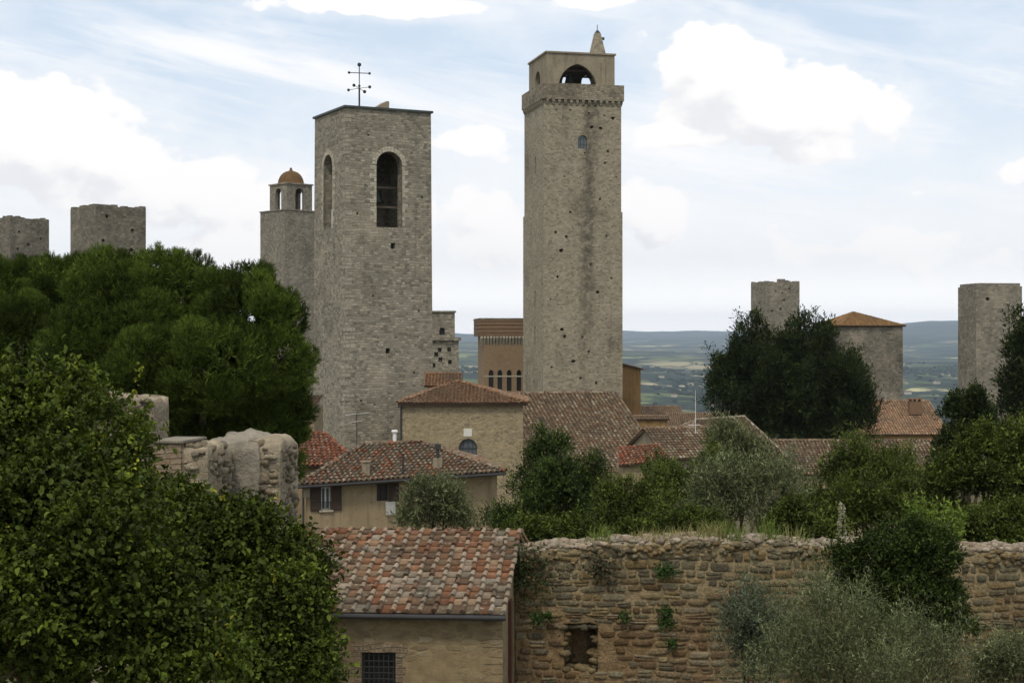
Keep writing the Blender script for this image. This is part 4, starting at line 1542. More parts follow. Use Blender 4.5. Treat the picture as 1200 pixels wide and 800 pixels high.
# ------------------------------------------------------------------ foreground: house, old town wall, ruins
fh = thing('tiled_shed', 'small ochre stone house with patchy terracotta roof and barred window in the foreground', 'house', (0, 0, 0), 0)
A0 = P(590.5, 718, 25.0)
uv_ = Vector((math.cos(GR(-4.4)), math.sin(GR(-4.4)), 0)); vv_ = Vector((-uv_.y, uv_.x, 0))
fh.location = (A0.x, A0.y, -9.2); fh.rotation_euler.z = GR(-4.4)
EZ = A0.z + 9.2
RL, RR = 3.5, (ZP(621, 28.49) - A0.z)
WL = 5.3


def lichen_band(col, u, t):
    """lichen, soot and moss lie in patches that run over many tiles, thickest across the lower half"""
    m = mnoise.fractal(Vector((u * 9, t * 5, 2.2)), 1, 2, 3) + .75 * math.exp(-((t - .34) / .24) ** 2) - .12
    d = mnoise.fractal(Vector((u * 7, t * 4, 8.8)), 1, 2, 3) + .25 * (1 - t)
    if random.random() < max(0.0, min(.7, m * .75)):
        g = random.choice([(.40, .375, .31), (.33, .30, .24), (.27, .245, .19)])
        col = col * .4 + np.array(g) * .6
    if random.random() < max(0.0, min(.7, d * 1.2)):
        col = col * .45 + np.array((.075, .066, .048)) * .55
    return col


PAL_FG = [(.215, .10, .055), (.235, .12, .066), (.195, .088, .048), (.25, .155, .094), (.22, .112, .062), (.165, .078, .043), (.26, .18, .115), (.19, .115, .07), (.145, .088, .056)]
acc = Acc()
tile_plane(acc, (-WL, 0, EZ), (0, 0, EZ), (0, RL, EZ + RR), (-WL, RL, EZ + RR), .226, .283, PAL_FG, 8, rad=.185, lift=.022, jit=.011, fine=True, fade=lichen_band)
tile_plane(acc, (0, 2 * RL, EZ), (-WL, 2 * RL, EZ), (-WL, RL, EZ + RR), (0, RL, EZ + RR), .226, .283, PAL_FG, 6, rad=.185, lift=.022, jit=.009)
fro = link('roof', acc.mesh('roof'), M['tile'], fh)
fo = .18
WT = EZ - .13
bm = bm_new()
add_prism(bm, [(fo, 0), (2 * RL - fo, 0), (2 * RL - fo, WT), (RL, WT + RR - .05), (fo, WT)], -WL + .1, -.04, 'x')
wall = from_bm('wall', bm, M['ochre'], fh)
# window with grid
wx1, wx0 = -(590 - 461) / F * 25.2, -(590 - 421) / F * 25.3
wz1 = ZP(766, 25.2) + 9.2
cb = bm_new(); add_box(cb, wx0, wx1, -.5, fo + .3, wz1 - .95, wz1)
carve(wall, cb)
bm = bm_new(); add_box(bm, wx0, wx1, fo + .16, fo + .2, wz1 - .947, wz1 - .003)
wo = from_bm('window', bm, M['dark'], fh)
bm = bm_new()
for q in range(7):
    x = wx0 + (wx1 - wx0) * (q + .5) / 7
    add_tube(bm, [(x, fo + .03, wz1 - .945), (x, fo + .03, wz1 - .004)], .008, 6)
for q in range(10):
    zq = wz1 - .05 - q * .095
    add_tube(bm, [(wx0 + .003, fo + .048, zq), (wx1 - .003, fo + .048, zq)], .006, 6)
from_bm('grille', bm, M['iron'], wo)
bm = bm_new()
x = wx0 - .16
while x < wx1 + .14:
    add_box(bm, x, x + .055, fo - .012, fo + .1, wz1 + .003, wz1 + .16 + random.uniform(-.02, .01)); x += .065
z = wz1 - .95
while z < wz1 - .02:
    L2 = random.choice((.14, .2))
    add_box(bm, wx1 + .002, wx1 + L2 * .8, fo - .010, fo + .08, z, z + .055)
    add_box(bm, wx0 - L2 * .8, wx0 - .002, fo - .010, fo + .08, z, z + .055); z += .068
from_bm('brick_surround', bm, M['ruin_brick'], wo)
bm = bm_new()
add_tube(bm, [(-WL, -.05, EZ - .07), (.03, -.05, EZ - .07)], .045, 10)
from_bm('gutter', bm, M['iron'], fh)
bm = bm_new()
add_box(bm, -.035, .012, fo + 1.15, fo + 1.45, 0, WT + .1)
from_bm('door_frame', bm, M['rust'], fh)
bm = bm_new()
z = 1.0
k = 0
while z < WT - .1:
    hh = random.uniform(.10, .18); l1 = .30 if k % 2 else .18
    add_box(bm, -.04 - l1, -.034, fo - .012, fo + .1, z + .006, z + hh - .006)
    z += hh; k += 1
from_bm('corner_stones', bm, M['ochre'], fh)

# --- old town wall built of separate rounded stones in ochre mortar
wl = thing('old_town_wall', 'rough rubble town wall with ochre mortar and broken top beside the shed', 'wall', (.06, 27.75, -9.2), GR(-2.0))
WLEN, WTH = 10.2, .85


def wall_top(x):
    """height of the wall head along its length, from the photograph"""
    px = 604 + x / 10.2 * (F * 10.2 / 27.6)
    py = np.interp(px, [600, 650, 700, 760, 840, 950, 1060, 1200, 1300], [651, 645, 641, 637, 636, 641, 644, 646, 648])
    return ZP(py, 27.6) + 9.2 + .05 * mnoise.noise(Vector((x * 1.3, 4.2, 0))) + .03 * mnoise.noise(Vector((x * 5, 1.2, 0)))


nx0, nx1 = XP(661, 27.7) - .06, XP(698, 27.7) - .06
nz0, nz1 = ZP(786, 27.7) + 9.2, ZP(731, 27.7) + 9.2
gx = np.arange(0, WLEN + .01, .05)
gn = 110
Vg, Fg, Cg = [], [], []
for i, x in enumerate(gx):
    zt = wall_top(x)
    for j in range(gn):
        z = 2.6 + (zt - 2.6) * j / (gn - 1)
        y = .016 * mnoise.noise(Vector((x * 6, z * 6, 0))) + .012 * mnoise.noise(Vector((x * 1.2, z * 1.2, 5))) + .010 * mnoise.noise(Vector((x * 19, z * 19, 2)))
        inn = nx0 < x < nx1 and nz0 < z < nz1
        if inn:
            y += .55
        Vg.append((x, y + .012, z))
for i in range(len(gx) - 1):
    for j in range(gn - 1):
        a = i * gn + j
        Fg.append((a, a + gn, a + gn + 1, a + 1))
        zz = Vg[a][2]
        g = mnoise.noise(Vector((gx[i] * 1.7, zz * 1.7, 9))) * .5 + .5
        low = np.clip((5.0 - zz) / .9, 0, 1)
        base = np.array((.30, .23, .125)) * (1 - g) + np.array((.40, .32, .195)) * g
        rd = np.array((.20, .12, .06)) * (1 - g) + np.array((.26, .175, .095)) * g
        Cg.append(base * (1 - low * .7) + rd * low * .7)
base_n = len(Vg)
acc = Acc(); acc.add(Vg, np.array(Fg), np.array(Cg))
# back and head of the wall, uneven
nb = 8
Vh = []
for x in gx:
    zt = wall_top(x)
    for j in range(nb):
        y = .02 + WTH * j / (nb - 1)
        Vh.append((x, y, zt + .07 * math.sin(math.pi * j / (nb - 1)) + .06 * mnoise.noise(Vector((x * 4, y * 4, 3))) * (1 if 0 < j else 0)))
Fh = [(i * nb + j, (i + 1) * nb + j, (i + 1) * nb + j + 1, i * nb + j + 1) for i in range(len(gx) - 1) for j in range(nb - 1)]
acc.add(Vh, np.array(Fh), np.array((.40, .335, .25)))
x1 = gx[-1]
acc.add([(0, WTH, 0), (x1, WTH, 0), (x1, WTH, wall_top(x1)), (0, WTH, wall_top(0)), (0, 0, 0), (x1, 0, 0), (x1, .02, 2.7), (0, .02, 2.7)],
        np.array([[1, 0, 3, 2], [4, 5, 6, 7]]), np.array((.35, .28, .18)))
mortar_o = link('mortar', acc.mesh('mortar'), M['stone_col'], wl, smooth=True)

acc = Acc()
GU, GV = 7, 6
uu, vv = np.meshgrid(np.array((-1, -.86, -.45, 0, .45, .86, 1.0)), np.array((-1, -.82, -.3, .3, .82, 1.0)), indexing='ij')
Fs = np.array([(i * GV + j, (i + 1) * GV + j, (i + 1) * GV + j + 1, i * GV + j + 1) for i in range(GU - 1) for j in range(GV - 1)])
SR = random.Random(21)


def stone(acc, xc, zc, hw, hh, out, col, y0=.0):
    k = SR.uniform(4.5, 9.0)
    dome = (1 - np.abs(uu) ** k) * (1 - np.abs(vv) ** k)
    rr = np.maximum(np.abs(uu), np.abs(vv)) + 1e-6
    # round the outline
    q = 1.0 / np.maximum((np.abs(uu / rr) ** 7 + np.abs(vv / rr) ** 7) ** (1 / 7), 1e-6)
    ph = SR.uniform(0, 50)
    X = uu * q * hw; Z = vv * q * hh
    nz = np.array([[mnoise.noise(Vector((X[i, j] * 15 + ph, Z[i, j] * 15, ph))) for j in range(GV)] for i in range(GU)])
    X = X * (1 + .20 * nz); Z = Z * (1 + .28 * nz) + X * SR.uniform(-.10, .10)
    Y = -(dome ** .28) * out * (1 + .25 * nz) + .022 + y0 + X * SR.uniform(-.09, .09) + Z * SR.uniform(-.12, .12) + .012 * nz
    acc.add(np.stack([xc + X.ravel(), Y.ravel(), zc + Z.ravel()], 1), Fs, col)


bmi = bmesh.new(); bmesh.ops.create_icosphere(bmi, subdivisions=2, radius=1)
IV = np.array([v.co[:] for v in bmi.verts]); IF = np.array([[v.index for v in f.verts] for f in bmi.faces]); bmi.free()


def rock(acc, c, s, col, R):
    ph = R.uniform(0, 90)
    nz = np.array([mnoise.noise(Vector(p * 1.5) + Vector((ph, 0, ph))) for p in IV])
    V = IV * (1 + .45 * nz)[:, None]
    V = np.sign(V) * np.abs(V) ** .85 * np.array(s)
    a = R.uniform(0, 6.28); ca_, sa_ = math.cos(a), math.sin(a)
    V = np.stack([V[:, 0] * ca_ - V[:, 1] * sa_, V[:, 0] * sa_ + V[:, 1] * ca_, V[:, 2]], 1)
    acc.add(V + np.array(c), IF, col)


ST_GREY = [(0.168, 0.146, 0.097), (0.214, 0.185, 0.119), (0.143, 0.124, 0.084), (0.24, 0.207, 0.133), (0.189, 0.156, 0.097)]
ST_WARM = [(0.265, 0.202, 0.105), (0.224, 0.167, 0.084), (0.306, 0.241, 0.134), (0.245, 0.177, 0.088), (0.194, 0.138, 0.071)]
ST_RED = [(.17, .11, .058), (.205, .14, .08), (.24, .18, .105), (.155, .108, .066), (.26, .215, .145)]
z = 3.0
while z < 8.2:
    hgt = SR.uniform(.10, .19) if z > 4.9 else SR.uniform(.07, .13)
    x = SR.uniform(-.1, .1)
    while x < WLEN:
        w = SR.choice((SR.uniform(.10, .2), SR.uniform(.16, .34), SR.uniform(.2, .44))) * (1.0 if hgt > .12 else 1.2)
        zt = wall_top(max(0, x))
        zc = z + hgt * .5 + .03 * math.sin(x * 2.1 + z * 3) + .09 * mnoise.noise(Vector((x * .7, z * .5, 0)))
        inn = nx0 - .02 < x + w and x < nx1 + .02 and nz0 < zc < nz1
        if zc + hgt * .5 < zt - .02 and not inn and SR.random() > .04:
            low = np.clip((4.9 - z) / .7 + mnoise.noise(Vector((x * .5, z * .8, 1))) * .6, 0, 1)
            pal = ST_RED if SR.random() < low * .8 else (ST_GREY if SR.random() < .66 else ST_WARM)
            col = np.array(SR.choice(pal)) * SR.uniform(.75, 1.15)
            if SR.random() < .2 and w > .2:
                h2 = hgt * .5
                stone(acc, x + w * .5, zc - h2 * .5, w * .49, h2 * .47, SR.uniform(.02, .05), col)
                stone(acc, x + w * .5, zc + h2 * .5, w * .48, h2 * .47, SR.uniform(.02, .05), np.array(SR.choice(pal)))
            else:
                stone(acc, x + w * .5, zc, w * .52 - .008, hgt * .53 - .008, SR.uniform(.020, .042), col)
        x += w + SR.uniform(.0, .03)
    z += hgt + SR.uniform(.005, .02)
for i in range(300):
    x = SR.uniform(0.02, WLEN - .02)
    zt = wall_top(x)
    q = SR.uniform(.035, .085)
    rock(acc, (x, .03, zt - SR.uniform(-.01, .24)), (q * SR.uniform(1.1, 2.2), .045, q * SR.uniform(.5, .8)), np.array(SR.choice(ST_GREY + ST_WARM)) * SR.uniform(.8, 1.2), SR)
link('stones', acc.mesh('stones'), M['stone_col'], wl, smooth=True)
# loose stones along the head
acc = Acc()
for i in range(1100):
    x = SR.uniform(0, WLEN); y = SR.uniform(.03, WTH)
    s = SR.choice((.02, .025, .03, .04, .055, .075))
    rock(acc, (x, y, wall_top(x) + .03 + .05 * math.sin(math.pi * y / WTH)), (s * SR.uniform(.8, 1.7), s * SR.uniform(.8, 1.3), s * SR.uniform(.5, .9)),
         np.array(SR.choice([(.42, .355, .27), (.36, .30, .225), (.46, .40, .31), (.31, .25, .185), (.42, .33, .245)])) * SR.uniform(.8, 1.1), SR)
link('wall_head', acc.mesh('wall_head'), M['stone_col'], wl, smooth=True)
# niche lintel and the stones round the hollow
acc = Acc()
x = nx0 - .12
while x < nx1:
    w = SR.uniform(.16, .3)
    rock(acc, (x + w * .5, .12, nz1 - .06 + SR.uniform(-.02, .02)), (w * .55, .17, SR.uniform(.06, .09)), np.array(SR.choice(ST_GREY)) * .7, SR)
    x += w * .9
link('niche_lintel', acc.mesh('niche_lintel'), M['stone_col'], wl, smooth=True)
acc = Acc()
for i in range(60):
    side = SR.random()
    if side < .35: c = (nx0 + SR.uniform(-.03, .06), SR.uniform(.03, .5), SR.uniform(nz0, nz1 - .1))
    elif side < .7: c = (nx1 + SR.uniform(-.06, .03), SR.uniform(.03, .5), SR.uniform(nz0, nz1 - .1))
    elif side < .85: c = (SR.uniform(nx0, nx1), SR.uniform(.05, .5), nz0 + SR.uniform(-.03, .06))
    else: c = (SR.uniform(nx0, nx1), .56, SR.uniform(nz0, nz1))
    q = SR.uniform(.05, .10)
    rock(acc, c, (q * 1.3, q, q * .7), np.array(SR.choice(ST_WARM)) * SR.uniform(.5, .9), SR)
link('niche_stones', acc.mesh('niche_stones'), M['stone_col'], wl, smooth=True)

# --- ruined walls on the left
def ruin_block(name, mat, root, x0, x1, y0, y1, z0, z1, seed, res=.07, amp=.07, round_=.25, mat2=None):
    """a box of masonry with a bumpy, rounded, crumbling skin"""
    bm = bm_new()
    add_box(bm, x0, x1, y0, y1, z0, z1)
    L = max(x1 - x0, y1 - y0, z1 - z0)
    n = int(min(46, L / res))
    bmesh.ops.subdivide_edges(bm, edges=bm.edges[:], cuts=n, use_grid_fill=True)
    c = Vector(((x0 + x1) / 2, (y0 + y1) / 2, 0))
    hx, hy = (x1 - x0) / 2, (y1 - y0) / 2
    bm.normal_update()
    for v in bm.verts:
        p = v.co.copy()
        # rounded plan and top
        u, w = (p.x - c.x) / hx, (p.y - c.y) / hy
        m = max(abs(u), abs(w)); q = (abs(u) ** 9 + abs(w) ** 9) ** (1 / 9) if m > 0 else 1
        f = 1 - round_ * (1 - m / q if q else 0) * 2.0
        p.x = c.x + (p.x - c.x) * f; p.y = c.y + (p.y - c.y) * f
        t = (p.z - z0) / (z1 - z0)
        if t > .8:
            dr = max(abs(u), abs(w)) ** 3
            p.z -= round_ * .75 * dr * (t - .8) / .2
        sd = Vector((seed, seed * .3, 0))
        cell = mnoise.voronoi(Vector((p.x * 5, p.y * 5, p.z * 7)) + sd)[0]
        d = (cell[1] - cell[0]) * .9 + .6 * mnoise.fractal(p * 2.2 + sd, 1, 2, 4)
        v.co = p + v.normal * amp * d
        v.co.z += .12 * mnoise.noise(Vector((p.x * 1.9, p.y * 1.9, seed))) * (1 if t > .9 else 0)
    return from_bm(name, bm, mat, root, smooth=True)


def ruin(label, parts, loc, rz):
    root = thing('ruined_wall', label, 'wall', loc, rz)
    for (nm, mat, *a) in parts:
        ruin_block(nm, mat, root, *a)
    return root




def clad(root, name, faces, n, seed, pal, smin=.035, smax=.10):
    """rubble stones set in the skin of a wall; faces = (origin, edge u, edge v) rectangles"""
    R = random.Random(seed)
    ac = Acc()
    ar = [Vector(u).length * Vector(v).length for _, u, v in faces]
    for i in range(n):
        o, u, v = R.choices(faces, ar)[0]
        p = Vector(o) + Vector(u) * R.random() + Vector(v) * R.random()
        q = R.uniform(smin, smax)
        rock(ac, p, (q * R.uniform(.9, 1.6), q * R.uniform(.8, 1.1), q * R.uniform(.5, .85)), np.array(R.choice(pal)) * R.uniform(.75, 1.15), R)
    link(name, ac.mesh(name), M['stone_col'], root, smooth=True)


RUB = [(.25, .205, .14), (.31, .26, .185), (.20, .17, .125), (.35, .30, .22), (.27, .235, .175)]
Yb = 22.5
H1 = ZP(516, Yb) + 8
rv = ruin('thick rounded stub of ruined wall with pale crumbling plaster', [('plastered_core', M['plaster_ruin'], 0, .74, 0, 1.3, 0, H1 + .03, 1.0, .04, .055, .08),
     ('rubble_core', M['rock'], .58, 1.04, .05, 1.34, 0, H1 + .01, 2.2, .045, .03, .16)], (XP(243, Yb), Yb, -8), GR(-3))
clad(rv, 'rubble_stones', [((.70, .08, H1 - 2.2), (.30, -.01, 0), (0, 0, 2.1)), ((1.02, .1, H1 - 2.2), (0, 1.1, 0), (-.03, 0, 2.1)), ((.62, .15, H1 - .05), (.34, 0, -.05), (0, 1.0, 0))], 330, 33, RUB)
Yc = 21.5
H2 = ZP(519, Yc) + 8
rv = ruin('broken brick-faced wall pier with rubble side left of the rounded stub', [('rubble_core', M['rock'], .40, .78, -.03, 1.0, 0, H2 - .02, 5.0, .045, .03, .08)], (XP(180, Yc), Yc, -8), GR(-8))
clad(rv, 'rubble_stones', [((.46, -.04, H2 - 1.8), (.28, 0, 0), (0, 0, 1.72)), ((.77, 0, H2 - 1.8), (0, .9, 0), (0, 0, 1.65)), ((.45, .05, H2 - .04), (.3, 0, -.03), (0, .8, 0))], 220, 34, RUB, .03, .08)
bm = bm_new(); add_box(bm, 0, .43, -.06, .85, 0, H2, .02)
from_bm('brick_face', bm, M['ruin_brick'], rv)
bm = bm_new(); add_box(bm, -.02, .45, -.09, .9, H2 + .003, H2 + .04, .01)
from_bm('coping', bm, M['plaster_ruin'], rv)
Yd = 23.5
H3 = ZP(464, Yd) + 8
rv = ruin('high piece of ruined wall with a flat pale top half hidden by leaves', [('rubble_core', M['rock'], 0, 1.45, 0, 1.0, 0, H3, 9.0, .05, .03, .04)], (XP(66, Yd), Yd, -8), 0)
clad(rv, 'rubble_stones', [((.02, -.01, H3 - 2.0), (1.4, 0, 0), (0, 0, 1.95))], 420, 35, RUB)


# ------------------------------------------------------------------ trees, shrubs and grass
def unit(a):
    return a / np.maximum(np.linalg.norm(a, axis=-1, keepdims=True), 1e-9)


def lobes_px(spec, Y):
    """(px, py, r_px_x, r_px_z, dY) -> centre, radii"""
    out = []
    for (px, py, rx, rz, dy) in spec:
        y = Y + dy
        rx, rz = rx * .9, rz * .9
        out.append((np.array(P(px, py, y)), np.array((rx * y / F, (rx * .55 + rz * .45) * y / F, rz * y / F))))
    return out


def sub_lobes(lobes, n, f0, f1, g, low=-.45, tips=0.0, flat=1.0):
    """smaller clumps sitting on the skin of the big lobes; tips adds tapering points that stand out of each clump"""
    C, R = [], []
    for c, r in lobes:
        k = max(3, int(n * (r.mean() / g)))
        d = unit(g_rng.normal(size=(k * 3, 3)))
        d = d[d[:, 2] > low][:k]
        f = g_rng.uniform(f0, f1, len(d))
        cc = c + d * r * (1 - f * .75)[:, None]
        rr = (r.mean() * f)[:, None] * np.array((1, 1, flat))
        C.append(cc); R.append(rr)
        if tips:
            t = unit(d + np.array((0, 0, .55)) + g_rng.normal(0, .25, d.shape))
            ln = g_rng.uniform(.6, 1.25, (len(d), 1)) * tips
            for q, sc_ in ((.75, .55), (1.2, .34), (1.6, .18)):
                C.append(cc + t * rr * ln * q); R.append(rr * sc_)
    return np.concatenate(C), np.concatenate(R)


def sample_skin(C, R, n, inner=.25, low=-1.0):
    w = (R.mean(1) ** 2); w = w / w.sum()
    i = g_rng.choice(len(C), n, p=w)
    d = unit(g_rng.normal(size=(n, 3)))
    fl = d[:, 2] < low
    d[fl, 2] *= -1
    rad = 1 - np.abs(g_rng.normal(0, inner, n)); rad = np.clip(rad, .05, 1.08)
    tint = np.clip(np.exp(g_rng.normal(0, .36, len(C))), .5, 1.8)[i]
    return C[i] + d * R[i] * rad[:, None], d, tint[:, None]


def leaf_quads(pos, axis, nrm, ln, wd, cols, oval=True, fold=.25):
    """one leaf per row: two quads folded along the midrib (oval) or one diamond"""
    n = len(pos)
    axis = unit(axis)
    side = unit(np.cross(axis, nrm)); nrm = unit(np.cross(side, axis))
    L = ln[:, None]; W = wd[:, None]
    if oval:
        up = nrm * W * fold
        V = np.stack([pos, pos + axis * L * .30 + side * W * .46 + up, pos + axis * L * .68 + side * W * .42 + up * .8, pos + axis * L - nrm * L * .12,
                      pos + axis * L * .68 - side * W * .42 + up * .8, pos + axis * L * .30 - side * W * .46 + up], 1)
        b = np.arange(n)[:, None] * 6
        Fq = np.concatenate([b + np.array([0, 1, 2, 3]), b + np.array([0, 3, 4, 5])], 1).reshape(-1, 4)
        return V.reshape(-1, 3), Fq, np.repeat(cols, 2, 0)
    V = np.stack([pos, pos + axis * L * .45 + side * W * .5, pos + axis * L, pos + axis * L * .45 - side * W * .5], 1)
    Fq = np.arange(n)[:, None] * 4 + np.array([0, 1, 2, 3])
    return V.reshape(-1, 3), Fq, cols


def pick(pal, n, v=.18):
    pal = np.array(pal)
    c = pal[g_rng.integers(0, len(pal), n)]
    return np.clip(c * (1 + g_rng.normal(0, v, (n, 1))), .003, .9)


def sprigs(C, R, n_sprig, k, twig, leaf, asp, pal, low=-1.0, inner=.22, up=.35, spread=.8, oval=True, patchy=.3, sizevar=.3, droop=0.0):
    """sprigs of k leaves growing outward from the clumps"""
    S, d, ct = sample_skin(C, R, n_sprig, inner, low)
    d = unit(d + np.array((0, 0, up)) + g_rng.normal(0, .35, d.shape))
    tint = ct * (1 + g_rng.normal(0, patchy, (n_sprig, 1)))
    t = np.linspace(0.05, 1, k)
    pos = (S[:, None, :] + d[:, None, :] * (t[None, :, None] * twig * g_rng.uniform(.6, 1.3, (n_sprig, 1, 1)))).reshape(-1, 3)
    pos = pos + np.array((0, 0, -droop)) * (np.tile(t, n_sprig) ** 2)[:, None] * twig
    dd = np.repeat(d, k, 0)
    ax = unit(dd * .55 + g_rng.normal(0, spread, pos.shape) * .75)
    nr = unit(np.array((0, 0, 1.0)) + .55 * dd + g_rng.normal(0, .5, pos.shape))
    n = len(pos)
    ln = leaf * np.clip(1 + g_rng.normal(0, sizevar, n), .4, 1.8)
    cols = pick(pal, n_sprig, .12).repeat(k, 0) * np.repeat(np.clip(tint, .45, 1.7), k, 0) * (1 + g_rng.normal(0, .12, (n, 1)))
    return leaf_quads(pos, ax, nr, ln, ln * asp, np.clip(cols, .003, .8), oval)


def needles(C, R, n_tuft, k, ln, wd, pal, low=-.9, inner=.16, up=.9, cone=.55):
    S, d, ct = sample_skin(C, R, n_tuft, inner, low)
    d = unit(d * .9 + np.array((0, 0, up)) + g_rng.normal(0, .25, d.shape))
    dd = np.repeat(d, k, 0)
    along = g_rng.uniform(-.6, .6, (len(dd), 1))
    pos = np.repeat(S, k, 0) + dd * along * ln * 1.1
    ax = unit(dd + g_rng.normal(0, cone, dd.shape))
    nr = g_rng.normal(size=dd.shape)
    n = len(pos)
    tint = np.repeat(np.clip(ct * (1 + g_rng.normal(0, .22, (n_tuft, 1))), .4, 1.9), k, 0)
    cols = pick(pal, n, .12) * tint
    return leaf_quads(pos, ax, nr, ln * g_rng.uniform(.7, 1.2, n), np.full(n, wd), np.clip(cols, .003, .8), False)


def crown_obj(name, mat, root, parts):
    Vs, Fs_, Cs, o = [], [], [], 0
    for V, Fq, C_ in parts:
        Vs.append(V); Fs_.append(Fq + o); Cs.append(C_); o += len(V)
    V = np.concatenate(Vs) - np.array(root.location)
    return link(name, np_mesh(name, V, [np.concatenate(Fs_)], np.concatenate(Cs)), mat, root)


def trunk_obj(root, base, lobes, r, fork=.45, mat=None, seed=1, name='trunk'):
    R = random.Random(seed)
    bm = bm_new()
    base = Vector(base) - Vector(root.location)
    cs = [Vector(c) - Vector(root.location) for c, _ in lobes]
    mid = sum(cs, Vector()) / len(cs)
    fk = base.lerp(mid, fork)
    fk += Vector((R.uniform(-.1, .1), R.uniform(-.1, .1), 0)) * r * 6
    add_tube(bm, [base, base.lerp(fk, .5) + Vector((r * .5, 0, 0)), fk], [r * 1.25, r, r * .85], 9)
    for c, rm in zip(cs, [float(np.mean(q[1])) for q in lobes]):
        m = fk.lerp(c, .5) + Vector((R.uniform(-1, 1), R.uniform(-1, 1), R.uniform(.2, 1))) * r * 1.4
        add_tube(bm, [fk - Vector((0, 0, r * .4)), m, c], [r * .55, r * .35, r * .1], 7)
        for q in range(3):
            e = c + Vector((R.uniform(-1, 1), R.uniform(-1, 1), R.uniform(-.6, .6))) * rm * .45
            add_tube(bm, [m.lerp(c, .4), e.lerp(c, .3), e], [r * .22, r * .14, r * .04], 5)
    return from_bm(name, bm, mat or M['bark'], root, smooth=True, uv=False)


def ground_at(x, y):
    return terrain_z(x, y)


def plant(name, label, cat, px, Y, group=None):
    x = XP(px, Y)
    return thing(name, label, cat, (x, Y, ground_at(x, Y) - .05), 0, group)


PINE = [(.044, .068, .011), (.060, .089, .013), (.082, .116, .017), (.035, .054, .010)]
BROAD = [(.048, .068, .010), (.064, .088, .012), (.038, .054, .009), (.088, .114, .015), (.054, .077, .011)]
BROAD_Y = [(.17, .18, .02), (.21, .20, .022), (.12, .15, .02)]
DARKG = [(.030, .048, .011), (.042, .064, .013), (.034, .054, .012), (.058, .084, .017)]
CYP = [(.019, .029, .009), (.026, .038, .011), (.036, .050, .014)]
OLIVE = [(.088, .102, .042), (.115, .130, .058), (.068, .080, .031), (.155, .170, .088)]
SHRUB = [(.056, .076, .014), (.070, .095, .017), (.043, .061, .012), (.095, .118, .023)]

g_rng = np.random.default_rng(11)

# umbrella pines
def pine(label, spec, Y, px_base, n, seed):
    global g_rng
    g_rng = np.random.default_rng(seed)
    root = plant('umbrella_pine', label, 'pine tree', px_base, Y)
    lb = lobes_px(spec, Y)
    C, R = sub_lobes(lb, 22, .22, .36, 1.6, -.75)
    L0, L1 = np.array([q[0] for q in lb]), np.array([q[1] for q in lb])
    fill = needles(L0, L1 * .82, int(n * .7), 12, .2, .03, PINE, inner=.12, cone=.8)
    fill2 = needles(C, R * .62, int(n * .5), 12, .16, .03, PINE, inner=.2, cone=.8)
    crown_obj('crown', M['needle'], root, [needles(C, R * .94, int(n * 1.9), 18, .15, .013, PINE, inner=.09, cone=.42, up=.8), fill, fill2])
    trunk_obj(root, root.location, lb, .28, .35, seed=seed)
    return root


pine('big umbrella pine with dense domed crown left of the bell tower',
     [(140, 375, 85, 70, 0), (215, 350, 75, 55, 1), (290, 375, 68, 62, 0), (325, 430, 52, 65, -.5), (250, 440, 90, 75, -1.5), (165, 450, 85, 70, -1.5), (300, 490, 55, 55, -.5),
      (95, 420, 60, 80, -.5), (225, 500, 80, 45, 0), (180, 325, 55, 38, 1.5), (120, 330, 55, 40, 2), (345, 545, 16, 28, 0), (200, 470, 80, 55, 0), (270, 500, 66, 50, .5), (160, 500, 70, 45, 0), (290, 338, 46, 36, .8), (330, 378, 40, 42, .3), (240, 395, 60, 50, .3), (300, 450, 55, 55, 0), (335, 490, 36, 45, 0), (130, 460, 70, 60, 0)], 45, 210, 19000, 4)
pine('second umbrella pine crown at the left picture edge', [(-20, 360, 70, 62, 0), (45, 345, 55, 50, 1), (20, 400, 70, 60, -1), (-60, 420, 60, 70, 0), (85, 335, 35, 38, 1.5)], 49, 10, 8000, 5)

# dark cypresses
def cypress(label, spec, Y, px_base, n, seed, name='cypress', pal=CYP, ln=.55, cat='cypress'):
    global g_rng
    g_rng = np.random.default_rng(seed)
    root = plant(name, label, cat, px_base, Y)
    lb = lobes_px(spec, Y)
    C, R = sub_lobes(lb, 20, .20, .34, 2.2, -.8, tips=1.6)
    R = R * np.array((1, 1, 1.3))
    crown_obj('crown', M['needle'], root, [sprigs(C, R, n, 6, ln * 1.3, ln * .55, .36, pal, up=.8, spread=.4, inner=.15, oval=False, patchy=.25)])
    trunk_obj(root, root.location, lb, .35, .3, seed=seed)
    return root


cypress('left one of the two dark cypresses with pointed ragged top', [(880, 420, 26, 48, 0), (870, 455, 36, 50, -1), (850, 470, 24, 28, 0), (885, 392, 13, 24, 0), (860, 440, 30, 18, 1), (895, 485, 42, 40, 0), (880, 384, 7, 14, 0), (868, 412, 12, 16, 0), (852, 430, 12, 16, 0), (838, 452, 10, 14, 0), (900, 396, 8, 14, 0), (834, 478, 10, 12, 0)], 142, 880, 12500, 21, ln=.42)
cypress('largest dark cypress with broad spreading crown in front of the roofed tower', [(945, 415, 34, 44, 0), (950, 460, 60, 52, -1), (975, 480, 50, 45, -1), (910, 470, 40, 50, 0), (948, 390, 16, 22, 0), (990, 455, 26, 36, 0), (925, 420, 26, 34, 0), (1005, 492, 22, 26, 0), (940, 500, 60, 25, 0), (946, 380, 8, 12, 0), (928, 392, 9, 14, 0), (964, 396, 10, 14, 0), (980, 418, 12, 14, 0), (996, 440, 10, 14, 0), (1010, 464, 10, 14, 0), (1020, 488, 9, 12, 0)], 140, 945, 26000, 22, ln=.42)
cypress('dark cypress cut by the right picture edge', [(1200, 400, 18, 35, 0), (1205, 440, 32, 50, 0), (1230, 420, 30, 60, 0), (1198, 475, 26, 35, 0)], 118, 1205, 6500, 23)
